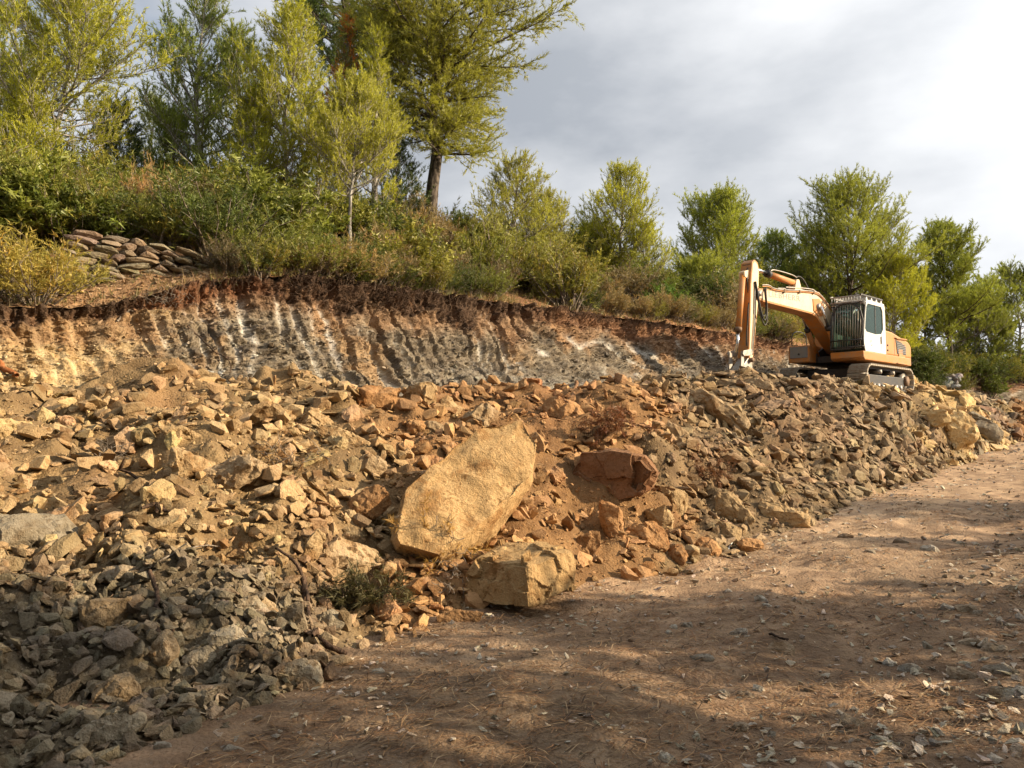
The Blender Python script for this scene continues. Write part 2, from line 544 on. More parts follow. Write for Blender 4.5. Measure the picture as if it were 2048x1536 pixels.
# ---- the cut face with the marks of the digger's teeth
CUT_PX = np.concatenate([np.linspace(STN[0], -120, 40, endpoint=False), np.linspace(-120, 1720, 1150, endpoint=False), np.linspace(1720, STN[-1], 110)])
def build_cut():
    TN = 100
    NS = len(CUT_PX)
    jj = np.interp(CUT_PX, S_PX, np.arange(SN))
    def rail_i(k):
        return np.stack([np.interp(jj, np.arange(SN), RAIL[k][:, c]) for c in range(3)], 1)
    base, top = rail_i(4), rail_i(5)
    base[:, 2] -= 0.35
    wob = vnoise(np.stack([CUT_PX / 34.0, np.zeros(NS), np.zeros(NS)], 1), 8) * 0.10 + vnoise(np.stack([CUT_PX / 13.0, np.zeros(NS), np.zeros(NS)], 1), 9) * 0.02
    tg = np.gradient(top, axis=0)
    pn = np.stack([tg[:, 1], -tg[:, 0], np.zeros(NS)], 1)
    pn /= np.linalg.norm(pn, axis=1)[:, None]
    top = top + pn * wob[:, None]
    arc = np.concatenate([[0], np.cumsum(np.linalg.norm(np.diff(0.5 * (rail_i(4) + rail_i(5)), axis=0), axis=1))])
    v = np.linspace(0, 1, TN)
    h = 1 - (1 - v) ** 1.7
    P = base[:, None, :] * (1 - v[None, :, None]) + top[:, None, :] * v[None, :, None]
    P[:, :, :2] = base[:, None, :2] * (1 - h[None, :, None]) + top[:, None, :2] * h[None, :, None]
    V = P.reshape(-1, 3)
    s = np.repeat(CUT_PX, TN)
    vv = np.tile(v, NS)
    a = np.repeat(arc, TN)
    nrm = pn.copy()
    nrm[:, 2] = 0.45
    nrm = np.repeat(nrm, TN, 0)
    lean = 0.45 + 1.25 * smoothstep(450, 1000, s)
    g = a - lean * (1 - vv) ** 1.35 + 0.14 * fbm(V * 0.8, 2, 41) + 0.04 * fbm(V * 3, 2, 43)
    per = 0.26 + 0.12 * smoothstep(1000, 1500, s)
    ph = g / per
    cell = np.floor(ph)
    fr = ph - cell
    zi = np.zeros_like(cell, dtype=np.int64)
    rnd = hash3(cell.astype(np.int64), zi, zi, 5)
    rnd2 = hash3(cell.astype(np.int64), zi, zi, 6)
    # each tooth starts and stops somewhere
    on = smoothstep(-0.55, 0.10, rnd + 0.6 * fbm(np.stack([cell * 0.37, vv * 2.2, zi], 1), 2, 45) + 0.25)
    groove = np.clip(1 - np.abs(fr - 0.5) / (0.30 + 0.12 * rnd2), 0, 1) ** 0.7
    amp = 0.15 * smoothstep(0.0, 0.2, vv) * (0.45 + 0.5 * smoothstep(-0.5, 0.5, fbm(V * np.array((0.9, 0.9, 1.6)), 2, 46))) * (0.55 + 0.45 * smoothstep(150, 420, s) + 0.35 * smoothstep(550, 700, s) * (1 - smoothstep(1200, 1350, s)))
    layer = fbm(np.stack([V[:, 0] * 1.8, V[:, 1] * 1.8, V[:, 2] * 11.0], 1), 4, 47)
    lay2 = np.abs(fbm(np.stack([V[:, 0] * 3.5, V[:, 1] * 3.5, V[:, 2] * 16.0], 1), 3, 57))
    rough = 0.05 * layer - 0.06 * lay2 + 0.08 * fbm(V * 1.4, 2, 48) + 0.028 * fbm(V * 7, 3, 49)
    top_w = smoothstep(0.78, 0.88, vv + 0.13 * fbm(V * 1.3, 3, 52))
    rough = rough * (1 - 0.55 * groove * on) + top_w * (0.09 * fbm(V * 4.5, 3, 50) - 0.05)
    rough = rough + 0.10 * smoothstep(0.93, 1.0, vv) + 0.05 * np.abs(fbm(V * 9, 2, 58)) * top_w
    d = -groove * on * amp + rough
    V = V + nrm * d[:, None]
    # colour
    n1 = fbm(V * 1.1, 4, 61)
    n2 = fbm(V * 6.0, 3, 62)
    c = np.tile(np.array((0.205, 0.170, 0.125)), (len(V), 1))
    def bl(col, w):
        nonlocal c
        w = np.clip(w, 0, 1)
        c = c * (1 - w[:, None]) + np.asarray(col) * w[:, None]
    bl((0.34, 0.22, 0.115), smoothstep(0.1, 0.8, n1) * 0.7)
    bl((0.12, 0.10, 0.078), smoothstep(0.05, 0.7, fbm(np.stack([V[:, 0], V[:, 1], V[:, 2] * 5], 1) * 1.9, 4, 64)) * 0.8)
    white = smoothstep(0.35, 0.95, groove) * on * smoothstep(-0.3, 0.5, fbm(np.stack([V[:, 0] * 1.6, V[:, 1] * 1.6, V[:, 2] * 2.2], 1), 3, 63) + 0.35 + 0.45 * rnd2)
    white = white * smoothstep(140, 420, s) * (0.75 + 0.5 * n2)
    bl(C_WHITE * 0.98, white * 0.95)
    low = (1 - smoothstep(0.1, 0.55, vv)) * smoothstep(700, 1000, s) * (1 - smoothstep(1350, 1500, s))
    bl((0.27, 0.255, 0.225), low * 0.55)
    bl((0.48, 0.335, 0.165), (1 - smoothstep(150, 420, s + 90 * n1)) * 0.8)
    bl((0.56, 0.45, 0.27), groove * on * (1 - smoothstep(200, 420, s)) * 0.7)
    bl((0.30, 0.175, 0.095), smoothstep(0.58, 0.80, vv + 0.16 * n1) * 0.6 * (1 - 0.7 * white))
    bl((0.075, 0.047, 0.032), top_w * (1 - 0.6 * smoothstep(980, 1250, s)) * 0.93)
    bl((0.28, 0.135, 0.07), top_w * smoothstep(950, 1200, s) * 0.5)
    bl((0.30, 0.125, 0.058), top_w * (smoothstep(220, 330, s) * (1 - smoothstep(480, 600, s))) * 0.5)
    bl((0.24, 0.135, 0.075), top_w * groove * on * 0.6)
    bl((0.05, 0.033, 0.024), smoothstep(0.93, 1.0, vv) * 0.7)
    return V, grid_faces(NS, TN), np.clip(c, 0.012, 0.8)

CUT_V, CUT_F, CUT_C = build_cut()
structure(ob('cut_bank', mesh_np('cut_bank', CUT_V, CUT_F, False, CUT_C), M_EARTH))

# ---- hillside above the cut
def build_hill():
    segs = [(5, 6, 12), (6, 7, 8), (7, 8, 34), (8, 9, 10)]
    rows = []
    for a, b, n in segs:
        for f in np.linspace(0, 1, n, endpoint=False):
            rows.append(RAIL[a] * (1 - f) + RAIL[b] * f)
    rows.append(RAIL[9])
    far = RAIL[9].copy()
    far[:, 1] += 60
    far[:, 0] *= 2.2
    far[:, 2] -= 3
    rows.append(far)
    P = np.stack(rows, 1)
    nt = P.shape[1]
    V = P.reshape(-1, 3)
    t = np.tile(np.arange(nt), SN)
    n = fbm(V * 0.5, 3, 71) * 0.14 + fbm(V * 2.5, 3, 72) * 0.05
    V[:, 2] += n * smoothstep(0, 8, t) + 0.02 * vnoise(V * 9, 73)
    s = np.repeat(S_PX, nt)
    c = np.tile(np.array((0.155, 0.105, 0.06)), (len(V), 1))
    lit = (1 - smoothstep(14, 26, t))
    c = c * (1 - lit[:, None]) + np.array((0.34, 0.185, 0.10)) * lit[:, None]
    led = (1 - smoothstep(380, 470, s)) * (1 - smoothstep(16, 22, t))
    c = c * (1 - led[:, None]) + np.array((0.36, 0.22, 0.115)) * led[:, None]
    c *= (0.9 + 0.25 * fbm(V * 1.5, 3, 74))[:, None]
    return V, grid_faces(SN, nt), np.clip(c, 0.02, 0.7)
HILL_V, HILL_F, HILL_C = build_hill()
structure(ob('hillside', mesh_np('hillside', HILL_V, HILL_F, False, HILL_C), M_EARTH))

# ---- ground with the dirt track, one sheet to the horizon
def track_w(x, y):
    """metres to the right of the track's middle"""
    return (x - 7.6) * RD[1] - (y - 8.0) * RD[0] + 3.4

def build_ground():
    def axis(lo, hi, c, n, k):
        u = np.linspace(-1, 1, n)
        w = np.sinh(u * k) / np.sinh(k)
        return c + np.where(w < 0, w * (c - lo), w * (hi - c))
    xs = axis(-420, 520, 2.6, 300, 6.0)
    ys = axis(-220, 700, 6.0, 310, 6.2)
    X, Y = np.meshgrid(xs, ys, indexing='ij')
    x, y = X.ravel(), Y.ravel()
    z = road_z(x, y).astype(float)
    V = np.stack([x, y, z], 1)
    near = 1 - smoothstep(25, 60, np.hypot(x, y))
    # distance from the track's centre line
    w = track_w(x, y)
    verge = smoothstep(1.6, 4.5, w)
    V[:, 2] += near * verge * 0.12 * smoothstep(3, 8, np.hypot(x, y))
    rut = np.exp(-((w + 1.0) / 0.5) ** 2) + np.exp(-((w - 0.9) / 0.5) ** 2)
    V[:, 2] -= near * rut * 0.035
    V[:, 2] += near * (fbm(V * 0.45, 2, 81) * 0.07 + fbm(V * 1.8, 3, 82) * 0.035 * (1 + verge) + fbm(V * 8, 2, 83) * 0.011 * (1 + verge))
    z2 = V[:, 2]
    c = np.tile(np.array((0.32, 0.215, 0.138)), (len(V), 1))
    n = fbm(V * 0.7, 4, 84)
    k = np.clip(np.exp(-((w + 0.6) / 1.3) ** 2) + 0.25 * n, 0, 1) * smoothstep(4, 11, y)
    c = c * (1 - k[:, None]) + np.array((0.50, 0.35, 0.225)) * k[:, None]
    g = smoothstep(-0.1, 0.5, fbm(V * 0.5, 3, 85)) * 0.5
    c = c * (1 - g[:, None]) + np.array((0.26, 0.19, 0.125)) * g[:, None]
    c *= (0.95 + 0.2 * fbm(V * 2.2, 3, 86))[:, None]
    return V, grid_faces(len(xs), len(ys)), np.clip(c, 0.02, 0.7)
GR_V, GR_F, GR_C = build_ground()
structure(ob('ground', mesh_np('ground', GR_V, GR_F, False, GR_C), M_EARTH))

# ---- ray casting onto the terrain
def make_bvh(parts):
    vs, fs, off = [], [], 0
    for V, F in parts:
        vs.append(V)
        fs.append(F + off)
        off += len(V)
    return BVHTree.FromPolygons(np.concatenate(vs).tolist(), np.concatenate(fs).tolist())
BVH = make_bvh([(RUB_V, RUB_F), (CUT_V, CUT_F), (HILL_V, HILL_F), (GR_V, GR_F)])

def zat(x, y):
    h = BVH.ray_cast(Vector((x, y, 60)), Vector((0, 0, -1)))
    return h[0].z if h[0] is not None else 0.0

def hit(px, py):
    d = ray(px, py)
    h = BVH.ray_cast(CAM, d)
    return (h[0], h[1], d) if h[0] is not None else (CAM + d * 30, Vector((0, 0, 1)), d)
# ------------------------------------------------------------------ stones
def hull_mesh(pts):
    bm = bmesh.new()
    for p in pts:
        bm.verts.new(p)
    r = bmesh.ops.convex_hull(bm, input=bm.verts)
    dead = [e for e in r['geom_interior'] + r['geom_unused'] if isinstance(e, bmesh.types.BMVert)]
    if dead:
        bmesh.ops.delete(bm, geom=list(set(dead)), context='VERTS')
    bmesh.ops.triangulate(bm, faces=bm.faces)
    bm.normal_update()
    return bm

def rock_points(rng, dims, n, power=3.2):
    """points on a super-ellipsoid: angular broken stone when hulled"""
    d = rng.normal(size=(n, 3))
    d /= np.linalg.norm(d, axis=1)[:, None]
    r = (np.abs(d) ** power).sum(1) ** (-1 / power)
    p = d * r[:, None] * (0.86 + 0.2 * rng.random((n, 1)))
    # a slanted break or two
    for _ in range(2):
        nrm = rng.normal(size=3)
        nrm /= np.linalg.norm(nrm)
        k = p @ nrm
        lim = 0.62 + 0.2 * rng.random()
        p = p - np.clip(k - lim, 0, None)[:, None] * nrm
    return p * np.asarray(dims) * 0.5

def bm_arrays(bm):
    bm.verts.ensure_lookup_table()
    bm.verts.index_update()
    V = np.array([v.co for v in bm.verts])
    F = np.array([[v.index for v in f.verts] for f in bm.faces])
    return V, F

def rough_mesh(name, bm, size, cuts, amp, seed, chips=10, layered=0.0, frac=0, fk=1.0):
    """subdivide a hull and break its faces up"""
    mx = max(1e-4, size)
    for k in range(cuts):
        lim = mx * (0.42, 0.21, 0.10, 0.055, 0.03, 0.017)[min(k, 5)]
        ed = [e for e in bm.edges if e.calc_length() > lim]
        if ed:
            bmesh.ops.subdivide_edges(bm, edges=ed, cuts=1, use_grid_fill=False)
            bmesh.ops.triangulate(bm, faces=bm.faces)
    bm.normal_update()
    V, F = bm_arrays(bm)
    Nn = np.array([v.normal for v in bm.verts])
    bm.free()
    rc = np.random.default_rng(seed + 1000)
    for _ in range(chips):
        nn = rc.normal(size=3)
        nn /= np.linalg.norm(nn)
        kk = V @ nn
        lim = kk.max() * (0.88 + 0.10 * rc.random())
        V = V - np.clip(kk - lim, 0, None)[:, None] * nn
    q = V / mx
    d = fbm(q * 3.0 + seed, 2, seed) * 0.55 + fbm(q * 8.0 + seed, 3, seed + 3) * 0.35
    rid = -np.abs(fbm(q * 5.0 + seed * 0.7, 2, seed + 7)) * 0.6
    d = d + rid
    if layered:
        d = d + layered * np.round(fbm(q * np.array((2.0, 2.0, 14.0)) + seed, 2, seed + 9) * 2) * 0.35
    if frac > 0:
        # fracture facets: every cell of a Voronoi split is a slightly tilted, stepped face
        ns = int(frac)
        lo, hi = V.min(0), V.max(0)
        sd = lo + (hi - lo) * rc.random((ns, 3))
        qq = V + 0.05 * mx * np.stack([fbm(q * 6 + 3, 2, seed + 21), fbm(q * 6 + 9, 2, seed + 22), fbm(q * 6 + 15, 2, seed + 23)], 1)
        D2 = ((qq[:, None, :] - sd[None]) ** 2).sum(2)
        o2 = np.argpartition(D2, 1, axis=1)[:, :2]
        i1 = np.take_along_axis(D2, o2, 1).argsort(1)
        o2 = np.take_along_axis(o2, i1, 1)
        n1, n2 = o2[:, 0], o2[:, 1]
        gap = np.sqrt(D2[np.arange(len(V)), n2]) - np.sqrt(D2[np.arange(len(V)), n1])
        st = rc.normal(size=ns) * 0.0075
        gr = rc.normal(size=(ns, 3)) * 0.10
        cell = st[n1] + ((V - sd[n1]) / mx * gr[n1]).sum(1)
        crack = -0.010 * (1 - smoothstep(0, 0.02, gap / mx)) * (rc.random(ns)[n1] < 0.25)
        V = V + Nn * ((cell + crack) * mx * fk)[:, None]
    V = V + Nn * (d * amp * mx)[:, None]
    return mesh_np(name, V, F, False)

# prototypes shared by the loose rocks
PROTO = {'slab': [], 'block': [], 'lump': []}
def build_protos():
    rng = np.random.default_rng(31)
    for kind, dims, n, p, cnt in (('slab', (1.0, 0.68, 0.24), 22, 5.0, 9), ('block', (1.0, 0.76, 0.58), 20, 4.2, 9), ('lump', (1.0, 0.86, 0.70), 26, 2.6, 6)):
        for k in range(cnt):
            dd = np.array(dims) * (0.85 + 0.3 * rng.random(3))
            bm = hull_mesh(rock_points(rng, dd, n, p))
            me = rough_mesh(kind + '_rock', bm, 1.0, 3, 0.045, int(rng.integers(1, 900)), layered=0.5 if kind != 'lump' else 0.15, frac=14)
            me.materials.append(M_ROCK)
            PROTO[kind].append(me)
build_protos()

def align(normal, yaw, tilt, rng):
    """rotation with local z roughly along normal"""
    n = Vector(normal)
    n = (n + Vector(rng.normal(size=3)) * tilt).normalized()
    q = n.to_track_quat('Z', 'X')
    return (q.to_matrix() @ Matrix.Rotation(yaw, 3, 'Z')).to_euler()

# ---- boulders and big stones one can point at: (px, py, w, h, angle, depth ratio, kind, colour, label)
def place_boulder(px, py, w, h, ang, dr, kind, color, label, seed, proud=0.22, cuts=4, yaw=0.0, amp=0.04, group=None, name='boulder', cat='boulder', pitch=0.0, dY=None):
    p, n, d = hit(px, py)
    dist = (p - CAM).length
    W, H = w / FPX * dist, h / FPX * dist
    D = min(W, H) * dr if dr < 3 else dr - 3
    right = Vector((0, 0, 1)).cross(-d).normalized()
    up = (-d).cross(right).normalized()
    a = math.radians(ang)
    e1 = right * math.cos(a) + up * math.sin(a)
    e2 = -right * math.sin(a) + up * math.cos(a)
    e3 = e1.cross(e2).normalized()
    M = Matrix((e1, e2, e3)).transposed()
    M = M @ Matrix.Rotation(math.radians(yaw), 3, 'Y') @ Matrix.Rotation(math.radians(pitch), 3, 'X')
    rng = np.random.default_rng(seed)
    pw = {'slab': 5.5, 'block': 4.6, 'lump': 2.7}[kind]
    pts = rock_points(rng, (W * 1.06, H * 1.08, D), 24 if kind != 'lump' else 34, pw)
    bm = hull_mesh(pts)
    me = rough_mesh('boulder', bm, max(W, H, D), cuts, amp, seed, layered=0.35 if kind != 'lump' else 0.1, frac=26 if cuts > 3 else 12)
    o = ob(name, me, M_ROCK, None, p - d * (D * proud), M.to_euler(), color)
    tag(o, label, cat, group)
    return o

def shade(c, k):
    return tuple(float(v) * k for v in c)

def outline_slab(name, label, pts, Ytop, Ybot, py_top, py_bot, thick, color, seed, back=0.82, sideY=0.0, amp=0.022, dirv=None, cat='boulder', frac=60, fk=1.0):
    """a broken block whose broad face has the given outline; real thickness behind it"""
    front = []
    for (px, py) in pts:
        f = (py - py_top) / (py_bot - py_top)
        Y = Ytop + (Ybot - Ytop) * f + sideY * (px - pts[0][0]) / 300.0
        front.append(at(px, py, Y))
    c = sum(front, Vector()) / len(front)
    nrm = Vector()
    for i in range(len(front)):
        nrm += (front[i] - c).cross(front[(i + 1) % len(front)] - c)
    nrm.normalize()
    if nrm.dot(c - CAM) < 0:
        nrm = -nrm
    if dirv is not None:
        nrm = Vector(dirv).normalized()
    P = []
    for v in front:
        P.append(v - c)
        P.append((v - c) * 1.02 + nrm * thick * 0.25)
        P.append((v - c) * back + nrm * thick)
    bm = hull_mesh([tuple(p) for p in P])
    size = max((a - b).length for a in front for b in front)
    me = rough_mesh('boulder', bm, size, 6, amp, seed, chips=9, frac=frac, fk=fk)
    o = ob(name, me, M_ROCK, None, c, None, color)
    tag(o, label, cat)
    return o

def build_boulders():
    # the huge leaning slab
    outline_slab('boulder', 'huge tan slab-like boulder leaning in the rubble, its broad face sunlit',
                 [(782, 1045), (800, 985), (860, 935), (905, 888), (972, 846), (1044, 840), (1052, 866), (1078, 886), (1070, 935), (1040, 985), (985, 1035), (930, 1080), (875, 1112), (800, 1092)],
                 8.15, 6.95, 840, 1110, 0.7, shade((0.47, 0.30, 0.135), 1.0), 5, back=0.9, sideY=0.38, amp=0.03, frac=0)
    # block in front of it with one sunlit end
    P = [at(922, 1192, 6.95), at(1066, 1212, 6.55), at(1146, 1172, 6.95), at(1060, 1136, 6.62), at(955, 1118, 6.98), at(1148, 1100, 7.02), at(1130, 1092, 7.25), at(1000, 1084, 7.5), at(1092, 1086, 7.5), at(930, 1180, 7.7), at(1120, 1170, 7.8), at(1012, 1212, 6.66), at(1150, 1135, 7.0)]
    c = sum(P, Vector()) / len(P)
    bm = hull_mesh([tuple(p - c) for p in P])
    me = rough_mesh('boulder', bm, 1.2, 6, 0.026, 12, chips=8, frac=45)
    tag(ob('boulder', me, M_ROCK, None, c, None, (0.40, 0.255, 0.115)), 'squared tan boulder with one sunlit end, on the track before the leaning slab', 'boulder')
    # red-brown slab on the other side of the leaning slab
    outline_slab('boulder', 'red-brown slab with a dark shaded face, half buried uphill of the upright wedge stone',
                 [(1140, 945), (1163, 906), (1225, 902), (1284, 914), (1308, 942), (1290, 985), (1235, 1000), (1165, 988)],
                 10.2, 10.2, 902, 1000, 0.7, (0.26, 0.138, 0.07), 21, back=0.9, sideY=-0.75, amp=0.022, frac=24)
    B = place_boulder
    T, O, G, GB, Yw = C_TAN, C_ORANGE, C_GREY, C_GREYBR, C_YELLOW
    rows = [
     (742, 805, 100, 98, -18, 0.9, 'block', shade(O, .95), 'orange-brown peaked boulder on the crest of the heap', 101, 0.25, 20),
     (838, 798, 78, 62, 12, 0.9, 'block', shade(T, .95), 'tan pyramid-shaped stone on the crest beside the peaked orange boulder', 102, 0.2, -20),
     (960, 842, 96, 66, 20, 0.8, 'block', shade(GB, 1.2), 'brown wedge boulder touching the top of the leaning slab', 103, 0.25, 25),
     (868, 862, 70, 38, -4, 0.8, 'slab', shade(GB, 1.05), 'flat dark-brown stone wedged behind the leaning slab', 104, 0.3, 10),
     (900, 815, 42, 52, 25, 0.8, 'block', shade(T, 1.0), 'small tan upright stone behind the brown wedge boulder', 105, 0.25, 30),
     (1134, 828, 104, 62, -14, 0.9, 'block', shade(O, 1.05), 'orange boulder with a root stump standing on it', 106, 0.3, 15),
     (1222, 1062, 56, 112, 8, 0.8, 'block', shade(O, 1.12), 'upright wedge-shaped orange stone beside the dirt track', 107, 0.25, -25),
     (1174, 1088, 52, 66, -8, 0.8, 'block', shade(O, .85), 'squat brown stone between the tan end-block and the upright wedge', 108, 0.2, 10),
     (1292, 1078, 92, 66, 10, 0.9, 'lump', shade(O, 1.1), 'rounded orange boulder next to the upright wedge stone', 109, 0.2, 0),
     (1318, 1040, 58, 60, 20, 0.9, 'block', shade(T, 1.1), 'pale orange blocky stone above the rounded orange boulder', 110, 0.25, 15),
     (1352, 1112, 44, 40, 20, 0.9, 'block', shade(O, .95), 'small dark-orange stone at the edge of the track', 111, 0.2, 0),
     (1410, 1098, 56, 44, -8, 0.9, 'lump', shade(O, 1.15), 'orange round stone in the row edging the track', 112, 0.2, 0),
     (1498, 1098, 52, 38, 5, 0.9, 'block', shade(O, 1.05), 'red-orange blocky stone closing the row along the track', 113, 0.2, 20),
     (1455, 1070, 60, 44, -14, 0.9, 'block', shade(T, .95), 'tan stone lying behind the row along the track', 114, 0.2, 0),
     (1345, 1005, 88, 52, -25, 0.8, 'block', shade(T, .95), 'long tan stone tipped downhill behind the row of orange stones', 115, 0.25, 10),
     (702, 1112, 122, 74, -6, 0.9, 'block', shade(GB, 1.45), 'square grey-tan boulder above the dry branches', 116, 0.25, 18),
     (622, 1106, 40, 84, -14, 0.8, 'slab', shade(T, 1.0), 'narrow tan slab standing beside the square grey-tan boulder', 117, 0.25, 25),
     (88, 1084, 178, 104, -5, 0.9, 'block', shade(G, .95), 'large grey boulder lying at the shade edge of the rubble', 118, 0.3, 12),
     (186, 1088, 44, 74, 20, 0.8, 'slab', shade(T, .95), 'tan split slab leaning on the large grey boulder', 119, 0.3, 20),
     (462, 955, 140, 70, 34, 0.7, 'slab', shade(GB, 1.25), 'brown slab tilted steeply with its face in shade', 120, 0.3, -15),
     (382, 932, 104, 58, -12, 0.9, 'block', shade(T, 1.05), 'tan layered block beside the tilted brown slab', 121, 0.3, 20),
     (366, 868, 90, 34, -24, 0.8, 'slab', shade(T, 1.1), 'long tan slab lying across the sunlit rubble', 122, 0.35, 10),
     (345, 826, 92, 26, -6, 0.8, 'slab', shade(T, 1.05), 'thin flat tan slab lying above the long tan slab', 123, 0.35, 0),
     (35, 862, 92, 40, -10, 0.9, 'slab', shade(Yw, .95), 'pale yellow slab jutting from the sunlit rubble', 124, 0.4, 10),
     (310, 990, 62, 52, 35, 0.9, 'block', shade(Yw, .9), 'small pale block beside a dark hollow and a root', 125, 0.3, 0),
     (1432, 822, 132, 46, -32, 0.8, 'slab', shade(GB, 1.25), 'largest grey-brown slab sloping down the bank below the excavator stick', 126, 0.3, 5),
     (1340, 866, 120, 40, -24, 0.8, 'slab', shade(GB, 1.15), 'long brown slab sliding down the bank below the largest slab', 127, 0.3, 0),
     (1596, 798, 92, 26, -14, 0.8, 'slab', shade(GB, 1.4), 'long flat stone on the crest below the crawler tracks', 128, 0.3, 0),
     (1546, 957, 84, 42, -10, 0.7, 'slab', shade(GB, 1.3), 'flat oval slab lying midway on the bank', 129, 0.3, 0),
     (1500, 975, 74, 28, -48, 0.8, 'slab', shade(GB, 1.2), 'narrow slab tipped steeply below the flat oval slab', 130, 0.3, 0),
     (1566, 1030, 92, 46, -22, 0.8, 'block', shade(T, 1.15), 'pale tan slab at the foot of the bank by the pebbly track', 131, 0.25, 10),
     (1470, 1022, 90, 52, -30, 0.8, 'block', shade(T, .85), 'brown block next to the pale tan slab at the foot of the bank', 132, 0.25, 0),
     (1912, 862, 66, 62, 0, 0.9, 'block', shade(Yw, 1.1), 'yellow square block at the end of the heap', 133, 0.35, 20),
     (1868, 838, 52, 36, -8, 0.9, 'block', shade(Yw, .95), 'yellow-brown block above the yellow square block', 134, 0.35, 0),
     (1972, 868, 58, 46, -20, 0.9, 'lump', shade(G, .85), 'dark grey lump of rock at the far tip of the heap', 135, 0.35, 0),
     (1948, 838, 50, 30, -30, 0.9, 'block', shade(G, .9), 'dark grey rock above the lump at the far tip', 136, 0.35, 0),
     (730, 1010, 96, 62, 24, 0.9, 'block', shade(O, .8), 'brown boulder with a lit edge wedged beside the leaning slab', 137, 0.3, -20),
     (690, 880, 120, 30, -28, 0.8, 'slab', shade(T, 1.0), 'long tan slab sloping towards the leaning slab', 138, 0.3, 0),
     (640, 848, 56, 74, 30, 0.7, 'slab', shade(T, 1.05), 'tan slab standing on edge in the middle of the sunlit rubble', 139, 0.3, 20),
     (742, 938, 60, 62, -10, 0.8, 'block', shade(GB, 1.2), 'brown block in the hollow behind the leaning slab', 140, 0.25, 10),
     (458, 1282, 84, 52, 16, 0.9, 'block', shade(G, 1.5), 'pale grey block in the shaded rubble near the crooked branch', 141, 0.3, 15),
     (402, 1326, 58, 54, 0, 0.9, 'lump', shade(G, 1.2), 'round grey stone under the pale grey block', 142, 0.3, 0),
     (606, 1356, 84, 64, 6, 0.9, 'block', shade(G, 1.45), 'squarish pale stone at the edge of the shaded rubble on the track', 143, 0.3, 20),
     (190, 1476, 112, 52, 32, 0.7, 'slab', shade(G, 1.25), 'long grey slab tilted up at the toe of the shaded rubble', 144, 0.3, 0),
     (264, 1456, 48, 46, 10, 0.9, 'block', shade(G, 1.4), 'small square stone beside the long grey slab', 145, 0.3, 10),
     (234, 1386, 74, 62, 8, 0.9, 'lump', shade(GB, 1.0), 'brown rounded stone in the shaded rubble', 146, 0.3, 0),
     (215, 1232, 98, 66, -4, 0.9, 'lump', shade(GB, 1.1), 'broad brown boulder in the shade below the large grey boulder', 147, 0.3, 0),
     (326, 1304, 60, 52, 40, 0.9, 'block', shade(GB, 1.2), 'brown angular stone at the foot of the thick branch', 148, 0.3, 20),
     (632, 1330, 46, 44, 0, 0.9, 'lump', shade(G, 1.2), 'round stone behind the squarish pale stone', 149, 0.3, 0),
     (524, 1205, 30, 62, 50, 0.6, 'slab', shade(GB, 1.3), 'thin brown slab standing in the shaded rubble', 150, 0.3, 0),
     (500, 1212, 62, 42, -20, 0.8, 'block', shade(G, 1.2), 'grey wedge stone beside the thin brown slab', 151, 0.3, 0),
     (660, 1245, 56, 42, 28, 0.9, 'block', shade(G, 1.15), 'grey stone touching the crooked dark branch', 152, 0.3, 0),
     (1462, 772, 60, 26, -8, 0.9, 'block', shade(GB, 1.1), 'grey-brown stone on the crest before the foot of the stick', 155, 0.6, 0),
     (1516, 770, 56, 22, -12, 0.8, 'slab', shade(GB, 1.25), 'flat crest stone beside the foot of the stick', 156, 0.6, 0),
     (1650, 772, 52, 26, -14, 0.9, 'block', shade(GB, 1.2), 'grey stone on the crest between the two crawler tracks', 157, 0.5, 10),
     (1722, 782, 70, 22, -4, 0.9, 'block', shade(T, .9), 'tan stone under the toe of the crawler track', 158, 0.5, 10),
     (915, 1238, 92, 34, 4, 0.8, 'slab', shade(O, .62), 'flat brown slab lying on the track before the squared boulder', 153, 0.25, 0),
     (940, 1214, 48, 20, 0, 0.8, 'slab', shade(GB, 1.2), 'small flat stone tucked under the squared boulder', 154, 0.25, 0),
    ]
    for (px, py, w, h, ang, dr, kind, c, label, seed, proud, yaw) in rows:
        B(px, py, w, h, ang, dr, kind, tuple(c), label, seed, proud, yaw=yaw, cuts=4 if max(w, h) > 62 else 3)
build_boulders()

